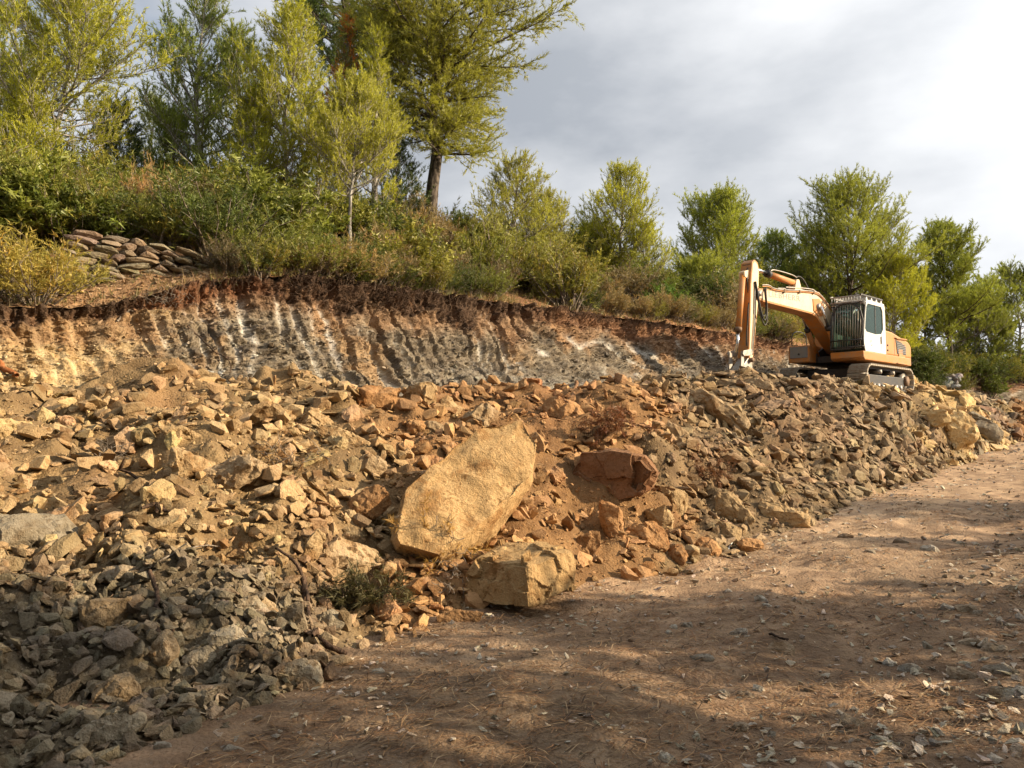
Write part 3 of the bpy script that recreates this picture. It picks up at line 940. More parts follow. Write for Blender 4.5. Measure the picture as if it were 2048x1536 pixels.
# ---- loose rocks of the heap: sampled over the rubble slope
def build_rubble():
    rng = np.random.default_rng(77)
    Vq = RUB_V[RUB_F]
    cen = Vq.mean(1)
    e1 = Vq[:, 2] - Vq[:, 0]
    e2 = Vq[:, 3] - Vq[:, 1]
    cr = np.cross(e1, e2)
    area = 0.5 * np.linalg.norm(cr, axis=1)
    nrm = cr / np.linalg.norm(cr, axis=1)[:, None]
    nrm[nrm[:, 2] < 0] *= -1
    s, t = RUB_S[RUB_F].mean(1), RUB_T[RUB_F].mean(1)
    dist = np.linalg.norm(cen - np.array(CAM), axis=1)
    inview = (s > -120) & (s < 2080) & (t < 0.96)
    pad = np.hypot(cen[:, 0] - EXC_LOC.x, cen[:, 1] - EXC_LOC.y) > 2.3
    col = RUB_C[RUB_F].mean(1) / 0.8

    def pick(n, wgt):
        p = wgt / wgt.sum()
        return rng.choice(len(p), size=n, p=p)
    base_w = area * inview * pad
    zone_small = (s < 640) & (t < 0.35)
    # --- 280 individual rocks
    w = base_w / dist ** 1.15 * (0.4 + 0.6 * (t < 0.7)) * smoothstep(0.01, 0.04, t) * (1 + 1.6 * ((t < 0.35) & (s < 640)))
    idx = pick(300, w)
    def zone(px, tt):
        if px > 1800: return 'yellow-brown rock in the heap under the crawler track', 'rocks at the end of the heap'
        if px > 1290: return 'grey-brown rock on the rubble bank below the excavator arm', 'rocks on the bank below the excavator'
        if px > 760: return 'orange-brown rock in the heap around the leaning slab boulder', 'rocks around the leaning slab'
        if tt < 0.33: return 'grey rock in the shaded rubble along the dirt track', 'rocks of the shaded rubble'
        return 'tan rock on the sunlit rubble slope below the stone wall', 'rocks on the sunlit slope'
    for i in idx:
        d = dist[i]
        flat = s[i] > 1250 or rng.random() < 0.35
        kind = 'slab' if flat and rng.random() < 0.8 else ('block' if rng.random() < 0.7 else 'lump')
        me = PROTO[kind][rng.integers(len(PROTO[kind]))]
        r_ = rng.random() ** 2.4
        size = (0.10 + 0.32 * r_) * (0.58 + 0.05 * d)
        foot = s[i] < 640 and t[i] < 0.35
        if foot:
            size *= 0.72
        if kind == 'slab':
            size *= 1.35
        p = Vector(cen[i]) + Vector(nrm[i]) * size * ((0.12 if kind == 'slab' else 0.22) * (1 - 0.7 * r_))
        yaw = rng.random() * 6.28 if s[i] < 1250 else 2.2 + rng.normal() * 0.5
        k = 0.78 + 0.58 * rng.random()
        lab, grp = zone(s[i], t[i])
        shp = {'slab': 'flat', 'block': 'blocky', 'lump': 'rounded'}[kind]
        ton = 'pale' if k > 1.16 else 'dark' if k < 0.95 else 'mid-toned'
        big = 'large' if size > 0.19 * (0.58 + 0.055 * d) else 'small'
        lab = f'{big} {ton} {shp} {lab}'
        grp = f'{big} {ton} {shp} {grp}'
        o = bpy.data.objects.new('rock', me)
        COL.objects.link(o)
        o.location = p
        o.rotation_euler = align(nrm[i], yaw, 0.28, rng)
        f = 0.8 + 0.4 * rng.random(3)
        o.scale = (size * f[0], size * f[1], size * f[2])
        cc = np.clip(col[i] * k * (0.93 + 0.14 * rng.random(3)), 0.03, 0.75)
        o.color = (*[float(v) for v in cc], 1)
        tag(o, lab, 'rock', grp)

    # --- the uncounted rest: thousands of fragments as one mass
    tmpl = []
    for k in range(16):
        dims = [(1, .62, .2), (1, .75, .5), (1, .6, .32), (1, .8, .62), (1, .5, .24)][k % 5]
        bm = hull_mesh(rock_points(rng, dims, 15, 4.2))
        tmpl.append(bm_arrays(bm))
        bm.free()
    small = []
    for k in range(16):
        dims = [(1, .62, .2), (1, .75, .5), (1, .6, .32), (1, .8, .62), (1, .5, .24)][k % 5]
        bm = hull_mesh(rock_points(rng, dims, 8, 4.2))
        small.append(bm_arrays(bm))
        bm.free()
    big = tmpl
    def scatter(n, wgt, smin, smax, pw, lift, tilt, kview):
        idx = pick(n, wgt)
        Vs, Fs, Cs, off = [], [], [], 0
        tid = rng.integers(0, len(tmpl), n)
        size = (smin + (smax - smin) * rng.random(n) ** pw) * (0.45 + kview * dist[idx]) * np.where(zone_small[idx], 0.72, 1.0)
        for k in range(len(tmpl)):
            m = tid == k
            ii = idx[m]
            c = len(ii)
            if c == 0:
                continue
            TV, TF = tmpl[k]
            # frames
            zz = nrm[ii] + rng.normal(size=(c, 3)) * tilt
            zz /= np.linalg.norm(zz, axis=1)[:, None]
            a = rng.random(c) * 6.283
            ref = np.stack([np.cos(a), np.sin(a), np.zeros(c)], 1)
            xx = ref - (ref * zz).sum(1)[:, None] * zz
            xx /= np.linalg.norm(xx, axis=1)[:, None]
            yy = np.cross(zz, xx)
            sc = size[m][:, None] * (0.75 + 0.5 * rng.random((c, 3)))
            P = (TV[None, :, 0:1] * sc[:, None, 0:1] * xx[:, None, :] + TV[None, :, 1:2] * sc[:, None, 1:2] * yy[:, None, :] + TV[None, :, 2:3] * sc[:, None, 2:3] * zz[:, None, :])
            jit = np.stack([rng.normal(size=c) * 0.02, rng.normal(size=c) * 0.02, np.zeros(c)], 1)
            P = P + (cen[ii] + nrm[ii] * (size[m] * lift)[:, None] + jit)[:, None, :]
            F = TF[None] + (np.arange(c) * len(TV))[:, None, None] + off
            off += c * len(TV)
            cc = col[ii] * (0.62 + 0.72 * rng.random((c, 1))) * (0.965 + 0.07 * rng.random((c, 3)))
            Vs.append(P.reshape(-1, 3))
            Fs.append(F.reshape(-1, 3))
            Cs.append(np.repeat(np.clip(cc, 0.02, 0.8), len(TV), 0))
        return np.concatenate(Vs), np.concatenate(Fs), np.concatenate(Cs)
    wm = base_w / dist ** 1.7 * smoothstep(0.0, 0.02, t) * (1 + 0.9 * ((t < 0.35) & (s < 640)))
    patch = 0.32 + smoothstep(-0.25, 0.35, fbm(cen * 0.95, 3, 19))
    patch = np.maximum(patch, zone_small * 1.5)
    A = scatter(14500, wm * patch, 0.04, 0.31, 3.4, 0.22, 0.5, 0.05)
    o = ob('rubble_stones', mesh_np('rubble_stones', A[0], A[1], False, A[2]), M_RUBBLE)
    stuff(o, 'broken stones covering the whole spoil heap', 'rubble')
    full = tmpl
    tmpl = [full[k] for k in range(16) if k % 5 in (0, 2, 4)]
    ws = base_w / dist * smoothstep(1180, 1380, s) * (1 - smoothstep(1960, 2000, s)) + base_w / dist ** 1.6 * (s < 900) * 0.35
    S_ = scatter(4600, ws, 0.07, 0.30, 2.4, 0.14, 0.32, 0.04)
    o = ob('rubble_slabs', mesh_np('rubble_slabs', S_[0], S_[1], False, S_[2]), M_RUBBLE)
    stuff(o, 'flat slabs of broken layered rock sliding down the spoil heap', 'rubble')
    tmpl = full
    wn = base_w / dist ** 1.8
    tmpl = small
    wn = base_w / dist ** 1.25
    B_ = scatter(16000, wn, 0.022, 0.07, 1.8, 0.14, 0.5, 0.055)
    o = ob('rubble_chips', mesh_np('rubble_chips', B_[0], B_[1], False, B_[2]), M_RUBBLE)
    stuff(o, 'small stone chips lying between the rocks of the spoil heap', 'rubble')
    # shale chips standing out of the cut face
    Vq = CUT_V[CUT_F]
    cen = Vq.mean(1)
    cr = np.cross(Vq[:, 2] - Vq[:, 0], Vq[:, 3] - Vq[:, 1])
    area = 0.5 * np.linalg.norm(cr, axis=1)
    nrm = cr / (np.linalg.norm(cr, axis=1)[:, None] + 1e-9)
    nrm[(nrm @ np.array((0.5, -0.85, 0.3))) < 0] *= -1
    nrm = nrm * 0.35 + np.array((0, 0, 1.0))
    nrm /= np.linalg.norm(nrm, axis=1)[:, None]
    s = np.repeat(CUT_PX[:-1], 99)
    vq = np.tile(np.linspace(0, 1, 99), len(CUT_PX) - 1)
    dist = np.linalg.norm(cen - np.array(CAM), axis=1)
    col = CUT_C[CUT_F].mean(1) * 1.1
    zone_small = np.zeros(len(cen), bool)
    wc = area * ((s > -60) & (s < 1650)) / dist ** 1.6 * (1.15 - 0.5 * vq) * (0.25 + 0.75 * (vnoise(cen * 1.7, 15) > -0.1))
    C_ = scatter(11000, wc, 0.025, 0.11, 2.0, 0.0, 0.22, 0.05)
    o = ob('shale_chips', mesh_np('shale_chips', C_[0], C_[1], False, C_[2]), M_RUBBLE)
    stuff(o, 'thin broken shale layers standing out of the cut face', 'shale')
    return tmpl, scatter
TMPL, _ = build_rubble()
# ------------------------------------------------------------------ dry stone walls
def build_wall(name, label, base_pts, top_pts, courses, seed, color, stone_len, name_part='stone'):
    """base_pts / top_pts: polylines along the wall's face"""
    rng = np.random.default_rng(seed)
    b = np.array([tuple(p) for p in base_pts])
    tp = np.array([tuple(p) for p in top_pts])
    def at_u(a, u):
        k = np.linspace(0, 1, len(a))
        return np.array([np.interp(u, k, a[:, c]) for c in range(3)])
    L = np.linalg.norm(b[-1] - b[0])
    loc = Vector(b[0])
    root = thing(name, label, 'wall', loc)
    along = Vector((b[-1] - b[0]) / L)
    face = Vector((along.y, -along.x, 0)).normalized()
    protos = []
    for k in range(9):
        bm = hull_mesh(rock_points(rng, (1, 1, 1), 30, 7.0))
        me = rough_mesh(name_part, bm, 1.0, 3, 0.03, int(rng.integers(1, 500)))
        me.materials.append(M_ROCK)
        protos.append(me)
    for c in range(courses):
        u = rng.random() * 0.05
        hmean = np.linalg.norm(at_u(tp, 0.5) - at_u(b, 0.5)) / courses
        while u < 0.98:
            ln = stone_len * (0.55 + 1.1 * rng.random() ** 1.5)
            uu = min(u + ln / L / 2, 1.0)
            B, T = at_u(b, uu), at_u(tp, uu)
            H = np.linalg.norm(T - B) / courses
            f = (c + 0.5) / courses
            P = B * (1 - f) + T * f
            hh = H * (0.95 + 0.3 * rng.random())
            o = bpy.data.objects.new(name_part, protos[rng.integers(len(protos))])
            COL.objects.link(o)
            o.parent = root
            dep = 0.24 + 0.1 * rng.random()
            q = Vector(P) - loc + face * (0.02 + 0.07 * rng.random() - 0.05 * f)
            o.location = q
            ang = math.atan2(along.y, along.x) + rng.normal() * 0.08
            dz = math.atan2(at_u(tp, min(uu + .1, 1))[2] - at_u(tp, max(uu - .1, 0))[2], 0.2 * L) * 0.9
            o.rotation_euler = (rng.normal() * 0.08, -dz + rng.normal() * 0.09, ang)
            o.scale = (ln * 1.04, dep, hh * 1.06)
            k = 0.7 + 0.6 * rng.random()
            o.color = (*[float(v * k) for v in color * (0.92 + 0.16 * rng.random(3))], 1)
            u += ln / L * 1.0
    return root

def make_walls():
    bp, tp = [], []
    for px, pyb, pyt in ((120, 580, 458), (215, 584, 470), (300, 590, 484), (380, 590, 504), (470, 578, 534)):
        Y = np.interp(px, [100, 470], [11.9, 12.9])
        bp.append(at(px, pyb, Y))
        tp.append(at(px, pyt, Y + 0.14))
    build_wall('dry_stone_wall', 'dry stone retaining wall of rough brown stones under the shrubs', bp, tp, 9, 5, np.array((0.23, 0.18, 0.12)), 0.42)
    bp, tp = [], []
    for px in (1828, 1870, 1915):
        bp.append(at(px, 776, 36.2))
        tp.append(at(px, 748, 36.5))
    build_wall('dry_stone_wall', 'low grey dry stone wall behind the tail of the excavator', bp, tp, 4, 9, np.array((0.30, 0.29, 0.26)), 0.30)
make_walls()

# ------------------------------------------------------------------ plants
def tubes(polys, radii, sides=5):
    """many tapered tubes as one mesh; polys: list of (n,3), radii: list of (n,)"""
    Vs, Fs, off = [], [], 0
    ang = np.arange(sides) * (2 * math.pi / sides)
    ca, sa = np.cos(ang), np.sin(ang)
    for P, R in zip(polys, radii):
        P = np.asarray(P, float)
        n = len(P)
        T = np.empty_like(P)
        T[1:-1] = P[2:] - P[:-2]
        T[0] = P[1] - P[0]
        T[-1] = P[-1] - P[-2]
        T /= np.linalg.norm(T, axis=1)[:, None] + 1e-9
        ref = np.array((0.31, 0.95, 0.05)) if abs(T[0, 2]) > 0.6 else np.array((0.05, 0.1, 0.99))
        A = np.cross(T, ref)
        A /= np.linalg.norm(A, axis=1)[:, None] + 1e-9
        B = np.cross(T, A)
        R = np.asarray(R, float)
        V = P[:, None, :] + R[:, None, None] * (ca[None, :, None] * A[:, None, :] + sa[None, :, None] * B[:, None, :])
        Vs.append(V.reshape(-1, 3))
        a = np.arange(n * sides).reshape(n, sides) + off
        b = np.roll(a, -1, axis=1)
        Fs.append(np.stack([a[:-1].ravel(), b[:-1].ravel(), b[1:].ravel(), a[1:].ravel()], 1))
        off += n * sides
    return np.concatenate(Vs), np.concatenate(Fs)

def blades(P, D, L, tint, rng, k=8, spread=0.6, w=0.014, along=0.75, lenf=0.6):
    """tufts of narrow leaves: P,D,L per tuft"""
    n = len(P)
    P = np.repeat(P, k, 0)
    D = np.repeat(D, k, 0)
    L = np.repeat(L, k)
    tint = np.repeat(tint, k, 0)
    m = n * k
    d = D + rng.normal(size=(m, 3)) * spread
    d /= np.linalg.norm(d, axis=1)[:, None]
    st = P + D * (L * along * rng.random(m))[:, None]
    ln = L * lenf * (0.7 + 0.6 * rng.random(m))
    side = np.cross(d, rng.normal(size=(m, 3)))
    side /= np.linalg.norm(side, axis=1)[:, None] + 1e-9
    ww = (w * (0.7 + 0.6 * rng.random(m)))[:, None]
    a = st - side * ww * 0.5
    b = st + side * ww * 0.5
    c = st + d * ln[:, None]
    V = np.stack([a, b, c], 1).reshape(-1, 3)
    F = np.arange(m * 3).reshape(m, 3)
    t = tint * (0.8 + 0.4 * rng.random((m, 1)))
    return V, F, np.repeat(t, 3, 0)

def unit(v):
    v = np.asarray(v, float)
    return v / (np.linalg.norm(v) + 1e-9)

def make_pine(label, base, H, R, seed, color, cb=0.18, nb=58, lean=(0, 0), trunk='pale', up=0.8, tuft=0.17, dens=1.0, env='cone', group=None, brown=0.0, droop=0.0, w=0.0125, name='pine_tree', tr=0.016, k=10, gaps=0.12, side=None, cat='pine tree', fluff=1.0):
    rng = np.random.default_rng(seed)
    root = thing(name, label, cat, base, (0, 0, 0), group)
    # trunk
    n = 12
    u = np.linspace(0, 1, n)
    wob = np.cumsum(rng.normal(size=(n, 2)) * 0.012 * H, 0)
    wob -= wob[0]
    tp = np.stack([lean[0] * H * u ** 1.3 + wob[:, 0] * 0.6, lean[1] * H * u + wob[:, 1] * 0.6, u * H * 0.97], 1)
    tp[0, 2] = -0.25
    rad = tr * H * (1 - u) ** 0.8 + 0.006
    V, F = tubes([tp], [rad], 8)
    mb = M_BARK_DARK if trunk == 'dark' else M_BARK_PALE
    ob('trunk', mesh_np('trunk', V, F, True), mb, root)
    polys, rads = [], []
    TP, TD, TL, TT = [], [], [], []
    az = rng.random() * 6.28
    for i in range(nb):
        f = cb + (1 - cb) * ((i + rng.random()) / nb) ** 0.92
        f = min(f, 0.985)
        az += 2.4 + rng.normal() * 0.35
        if rng.random() < gaps:
            continue
        q = (f - cb) / (1 - cb)
        if env == 'cone':
            e = (min(1.0, (q + 0.12) / 0.34)) ** 0.7 * (1 - q) ** 0.62 * 1.12 + 0.07
        elif env == 'egg':
            e = (min(1.0, (q + 0.15) / 0.42)) ** 0.6 * (1 - q ** 2.2) ** 0.75 + 0.05
        else:
            e = (0.75 + 0.35 * math.sin(q * 9 + seed)) * (1 - q ** 3.0) ** 0.6 + 0.05
        ln = R * e * (0.7 + 0.5 * rng.random())
        if side is not None:
            ln *= 1 + side[2] * (math.cos(az) * side[0] + math.sin(az) * side[1])
        o = np.array([np.interp(f, u, tp[:, c]) for c in range(3)])
        el = (0.15 + 0.75 * q) * up + rng.normal() * 0.14 - droop * (1 - q)
        d = np.array((math.cos(az) * math.cos(el), math.sin(az) * math.cos(el), math.sin(el)))
        m = 6
        pts = [o]
        dd = d.copy()
        for j in range(m - 1):
            dd = unit(dd + np.array((0, 0, 0.13 * up - 0.05 * droop)) + rng.normal(size=3) * 0.10)
            pts.append(pts[-1] + dd * ln / (m - 1))
        pts = np.array(pts)
        r0 = 0.35 * np.interp(f, u, rad) + 0.004 + 0.004 * ln
        polys.append(pts)
        rads.append(np.linspace(r0, 0.004, m))
        ns = max(3, int((6 + 11 * ln) * dens))
        dead = q < 0.14 and rng.random() < 0.5
        tone = np.array((1.0, 1.0, 1.0)) * (0.82 + 0.4 * rng.random())
        if brown > 0 and rng.random() < brown:
            tone = np.array((2.6, 0.95, 0.75)) * (0.8 + 0.3 * rng.random())
        for j in range(ns):
            g = 0.22 + 0.78 * (j + rng.random()) / ns
            p = np.array([np.interp(g, np.linspace(0, 1, m), pts[:, c]) for c in range(3)])
            bd = unit(pts[min(m - 1, int(g * (m - 1)) + 1)] - pts[int(min(g, 0.99) * (m - 1))])
            lat = unit(np.cross(bd, (0, 0, 1))) * (1 if j % 2 else -1)
            sd = unit(bd * 0.6 + lat * (0.75 * rng.random() + 0.2) + np.array((0, 0, (0.55 + 0.5 * rng.random()) * up - droop * 0.5)) + rng.normal(size=3) * 0.38 * fluff)
            sl = (0.26 + 0.50 * rng.random()) * (0.5 + 0.45 * min(ln, 1.6)) * (1.15 - 0.4 * g) * fluff
            e2 = p + sd * sl
            polys.append(np.array([p, e2]))
            rads.append(np.array([0.006, 0.003]))
            if dead:
                continue
            nt = max(2, int(sl / 0.108))
            for q2 in range(nt):
                h = 0.25 + 0.8 * (q2 + rng.random()) / nt
                TP.append(p + sd * sl * h)
                TD.append(unit(sd + np.array((0, 0, 0.55 * up - 0.2 * droop)) + rng.normal(size=3) * 0.35))
                TL.append(tuft * (0.7 + 0.6 * rng.random()))
                TT.append(tone)
        if not dead:
            for q2 in range(3):
                TP.append(pts[-1] - dd * 0.05 * q2)
                TD.append(unit(dd + np.array((0, 0, 0.5 * up))))
                TL.append(tuft * 1.1)
                TT.append(tone * 1.08)
    for q2 in range(10):     # leader shoot
        TP.append(tp[-1] + np.array((0, 0, -0.08 * q2)))
        TD.append(unit(np.array((rng.normal() * 0.2, rng.normal() * 0.2, 1))))
        TL.append(tuft * 1.1)
        TT.append(np.ones(3))
    V, F = tubes(polys, rads, 3)
    ob('limbs', mesh_np('limbs', V, F, True), mb, root)
    V, F, t = blades(np.array(TP), np.array(TD), np.array(TL), np.array(TT), rng, k=k, w=w * 1.22, spread=0.55, along=0.6)
    ob('crown', mesh_np('crown', V, F, False, t), M_NEEDLE, root, color=color)
    return root

def pine(label, px, py_top, Y, crown_w, seed, color, **kw):
    """pine standing at pixel column px, Y metres away, its tip at row py_top"""
    X = (px - 1024.0) / FPX * Y
    z = zat(X, Y)
    H = at(px, py_top, Y).z - z
    R = crown_w / FPX * Y * 0.62
    return make_pine(label, Vector((X, Y, z)), H, R, seed, color, **kw)

YG = (0.40, 0.39, 0.045)
MG = (0.22, 0.26, 0.05)
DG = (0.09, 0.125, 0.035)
OG = (0.31, 0.29, 0.06)
def make_trees():
    pine('slender young pine with a pale leaning trunk above the dry stone wall', 75, -40, 16.5, 330, 201, YG, lean=(0.14, 0.0), nb=70, cb=0.22, up=0.75, env='cone', tr=0.014, dens=1.1)
    pine('pine cut by the picture edge behind the leaning young pine', -70, -160, 18.0, 330, 202, MG, nb=70, cb=0.15, dens=1.0)
    pine('small pale young pine far up the slope between two taller pines', 292, 195, 27.0, 80, 203, (0.34, 0.36, 0.10), nb=40, cb=0.1)
    pine('open grey-green pine with a sparse ragged top', 385, -10, 19.5, 240, 204, MG, nb=66, cb=0.12, gaps=0.2, up=0.9)
    pine('bushy pine with twin tops beside the sparse-topped pine', 455, 45, 19.0, 170, 205, (0.27, 0.30, 0.05), nb=56, cb=0.12, up=0.95)
    pine('bright young pine with a straight thin white trunk', 562, 22, 18.0, 215, 206, YG, nb=72, cb=0.14, up=0.9, tr=0.011, lean=(0.015, 0))
    pine('young pine with rust-brown dry needles near its top', 682, 28, 20.5, 95, 207, (0.21, 0.20, 0.045), nb=50, cb=0.15, brown=0.6, up=1.0)
    pine('light yellow-green young pine with several thin bare stems below', 700, 165, 17.2, 175, 208, (0.40, 0.38, 0.06), nb=60, cb=0.32, up=0.95, tr=0.010)
    pine('narrow pine standing close beside the great pine', 752, 70, 19.5, 110, 209, YG, nb=58, cb=0.12, up=1.05)
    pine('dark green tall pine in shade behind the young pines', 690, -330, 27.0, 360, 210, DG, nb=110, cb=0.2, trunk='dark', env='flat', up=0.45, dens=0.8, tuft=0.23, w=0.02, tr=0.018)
    pine('great tall pine with a thick dark trunk and broad layered branches', 862, -260, 21.5, 335, 211, (0.33, 0.315, 0.06), nb=150, cb=0.25, trunk='dark', env='flat', up=0.42, dens=1.25, tuft=0.20, w=0.015, lean=(0.05, 0.0), tr=0.018, droop=0.2, gaps=0.16, fluff=1.2, side=(1, 0, 0.12))
    pine('low pale pine filling in under the great pine branches', 1030, 330, 23.0, 170, 222, (0.36, 0.34, 0.06), nb=46, cb=0.05, up=0.7)
    pine('lone yellow-green pine on the skyline with a forked tip', 1238, 338, 27.0, 150, 212, YG, nb=64, cb=0.08, up=0.95, dens=0.9)
    pine('squat yellow-green pine leaning against the lone skyline pine', 1290, 455, 26.5, 110, 213, YG, nb=44, cb=0.05, up=0.8)
    pine('dense egg-shaped pine standing apart behind the excavator stick', 1436, 400, 34.0, 165, 214, (0.32, 0.34, 0.055), nb=80, cb=0.06, env='egg', up=0.95, tuft=0.20, w=0.016, fluff=1.2)
    pine('small pine between the egg-shaped pine and the wide pine', 1556, 478, 40.0, 130, 215, MG, nb=54, cb=0.05, tuft=0.23, w=0.02)
    pine('wide full pine rising right behind the excavator', 1702, 372, 37.0, 265, 216, (0.32, 0.33, 0.06), nb=104, cb=0.08, env='egg', up=0.8, tuft=0.21, w=0.017, trunk='dark', dens=0.72, fluff=1.25, gaps=0.2)
    pine('yellow-green low pine behind the excavator cab', 1790, 520, 35.5, 150, 223, YG, nb=54, cb=0.05, env='egg', tuft=0.23, w=0.02)
    pine('open pine with a dark visible trunk beyond the excavator tail', 1905, 452, 41.0, 195, 217, (0.27, 0.29, 0.055), nb=80, cb=0.2, trunk='dark', tuft=0.24, w=0.022, up=0.7)
    pine('pine cut by the picture edge beyond the low grey wall', 2040, 556, 45.0, 200, 218, (0.28, 0.30, 0.06), nb=64, cb=0.08, tuft=0.24, w=0.023, env='egg')
    pine('low bushy pine beside the pine at the picture edge', 1965, 600, 44.0, 120, 219, (0.24, 0.26, 0.055), nb=50, cb=0.05, tuft=0.24, w=0.023, env='egg')
    pine('dark low pine half hidden behind the excavator boom', 1610, 560, 41.0, 150, 224, (0.20, 0.23, 0.05), nb=50, cb=0.05, tuft=0.24, w=0.022, env='egg')
    for i, (px, top, Y, w, lab) in enumerate(((1648, 470, 38.5, 150, 'low full pine on the flank of the wide pine'), (1765, 440, 39.0, 150, 'low full pine leaning out of the wide pine'), (1850, 560, 42.0, 150, 'bushy pine low between the wide pine and the open pine'),
            (1955, 585, 43.0, 150, 'bushy pine low beyond the open pine'), (1500, 560, 37.0, 130, 'low bushy pine behind the boom tip'), (1400, 545, 31.0, 110, 'low bushy pine beside the egg-shaped pine'), (1180, 470, 27.5, 110, 'low yellowish pine beside the dark round bush'))):
        pine(lab, px, top, Y, w, 260 + i, [(0.29, 0.31, 0.06), (0.34, 0.34, 0.06), (0.27, 0.29, 0.06), (0.28, 0.30, 0.06), (0.30, 0.31, 0.06), (0.32, 0.33, 0.06), YG][i], nb=50, cb=0.03, up=0.85, env='egg', tuft=0.20, w=0.017, dens=0.75, fluff=1.2)
    for i, (px, top, Y, w, lab) in enumerate(((330, 235, 20.0, 110, 'low young pine filling the gap under the sparse-topped pine'), (500, 190, 17.6, 120, 'short bright pine before the straight white-trunked pine'),
            (630, 215, 18.6, 120, 'short yellow pine between the white-trunked pine and the bare-stemmed pine'), (790, 250, 21.0, 110, 'short dark pine at the foot of the great pine'), (215, 215, 18.5, 110, 'short dark pine behind the leaning young pine'),
            (20, 215, 15.6, 150, 'young bushy pine growing under the leaning young pine'), (1090, 400, 25.0, 120, 'small pale pine at the skirt of the great pine'))):
        pine(lab, px, top, Y, w, 240 + i, [MG, YG, YG, DG, DG, YG, OG][i], nb=46, cb=0.04, up=0.9, tr=0.012)
make_trees()

# pines beside the track, out of the picture, whose shade falls across it
def make_shade_trees():
    spots = [(8.6, 0.6, 7.6, 1.9), (9.0, 3.1, 7.3, 2.0), (9.3, -2.0, 7.8, 2.0), (11.8, 1.0, 9.2, 2.2), (9.8, 5.6, 3.6, 1.4), (19.0, 8.6, 5.8, 1.7), (21.0, 11.6, 6.4, 1.9)]
    protos = []
    lab = 'tall pine beside the dirt track throwing its shade over it'
    for i, (x, y, H, R) in enumerate(spots):
        protos.append(make_pine(lab, Vector((x, y, zat(x, y))), H, R, 300 + i, MG, nb=84, cb=0.22, env='egg', up=0.7, tuft=0.30, w=0.045, k=6, dens=0.32, group='pines beside the track'))
    # unseen pines behind the camera, added to block sky light
    rng = np.random.default_rng(5)
    for k in range(16):
        src = protos[k % 4]
        x = -17 + 2.1 * k + rng.normal() * 0.6
        y = -6.5 - 3.0 * rng.random() + 0.10 * abs(x)
        o = src.copy()
        COL.objects.link(o)
        o.location = (x, y, zat(x, y))
        o.rotation_euler = (0, 0, rng.random() * 6.28)
        sc = rng.uniform(1.2, 1.7)
        o.scale = (sc * 1.15, sc * 1.15, sc)
        o['label'] = 'unseen pine of the wood across the track, added to block sky light'
        o['group'] = 'unseen pines across the track'
        for ch in list(src.children):
            c = ch.copy()
            COL.objects.link(c)
            c.parent = o
        if k >= 12:  # four more, added overhead out of view to deepen the foreground shade
            o.location = ((3.6, -2.6, 0), (6.6, -0.4, 0), (0.2, -3.8, 0), (-3.6, -3.6, 0))[k - 12]
            o.scale = (1.75, 1.75, 1.6)
            o['label'] = 'unseen great pine added to overhang the camera and block sky light'
            o['group'] = 'added overhanging pines'
make_shade_trees()

# ---- shrubs
SHRUB = []
def build_shrub_protos():
    for v in range(9):
        rng = np.random.default_rng(400 + v)
        kind = ['heath', 'heath', 'broom', 'heath', 'dry', 'broom', 'leafy', 'heath', 'leafy'][v]
        ns = {'heath': 46, 'broom': 60, 'dry': 50, 'leafy': 40}[kind]
        polys, rads = [], []
        TP, TD, TL, TT = [], [], [], []
        for i in range(ns):
            a = rng.random() * 6.283
            r = rng.random() ** 0.6
            out = r * {'heath': 0.75, 'broom': 0.5, 'dry': 0.6, 'leafy': 0.85}[kind]
            d = unit(np.array((math.cos(a) * out, math.sin(a) * out, 0.85 + 0.2 * rng.random())))
            ln = (0.65 + 0.45 * rng.random()) * (1 - 0.25 * r)
            pts = [np.array((math.cos(a), math.sin(a), 0)) * 0.12 * r + np.array((0, 0, -0.08))]
            dd = d.copy()
            for j in range(4):
                dd = unit(dd + rng.normal(size=3) * 0.17 + np.array((0, 0, 0.05)))
                pts.append(pts[-1] + dd * ln / 4)
            pts = np.array(pts)
            polys.append(pts)
            rads.append(np.linspace(0.011, 0.003, 5))
            tone = np.ones(3) * (0.7 + 0.6 * rng.random())
            if kind != 'leafy' and rng.random() < 0.25:
                tone = np.array((1.3, 1.08, 0.95)) * (0.7 + 0.4 * rng.random())
            for j in range(9):
                g = 0.35 + 0.65 * rng.random()
                p = np.array([np.interp(g, np.linspace(0, 1, 5), pts[:, c]) for c in range(3)])
                sd = unit(dd * 0.8 + rng.normal(size=3) * 0.5 + np.array((0, 0, 0.3)))
                sl = 0.10 + 0.16 * rng.random()
                if j % 3 == 0:
                    polys.append(np.array([p, p + sd * sl]))
                    rads.append(np.array([0.004, 0.002]))
                for q2 in range(3):
                    TP.append(p + sd * sl * (0.3 + 0.35 * q2))
                    TD.append(unit(sd + rng.normal(size=3) * 0.3))
                    TL.append(0.085 * (0.7 + 0.6 * rng.random()))
                    TT.append(tone)
        V, F = tubes(polys, rads, 3)
        st = mesh_np('stems', V, F, True)
        st.materials.append(M_TWIG)
        V, F, t = blades(np.array(TP), np.array(TD), np.array(TL), np.array(TT), rng, k=6 if kind != 'leafy' else 7, spread=0.6 if kind != 'leafy' else 1.0, w=0.011 if kind != 'leafy' else 0.026, lenf=0.75)
        fo = mesh_np('foliage', V, F, False, t)
        fo.materials.append(M_SHRUB)
        SHRUB.append((kind, st, fo))
build_shrub_protos()

def shrub(x, y, h, wid, v, color, rng, label, group, z=None):
    kind, st, fo = SHRUB[v]
    root = thing('shrub', label, 'shrub', (x, y, zat(x, y) - 0.03 if z is None else z), (rng.normal() * 0.06, rng.normal() * 0.06, rng.random() * 6.28), group)
    root.scale = (wid, wid, h)
    a = ob('stems', st, None, root)
    b = ob('foliage', fo, None, root, color=color)
    return root

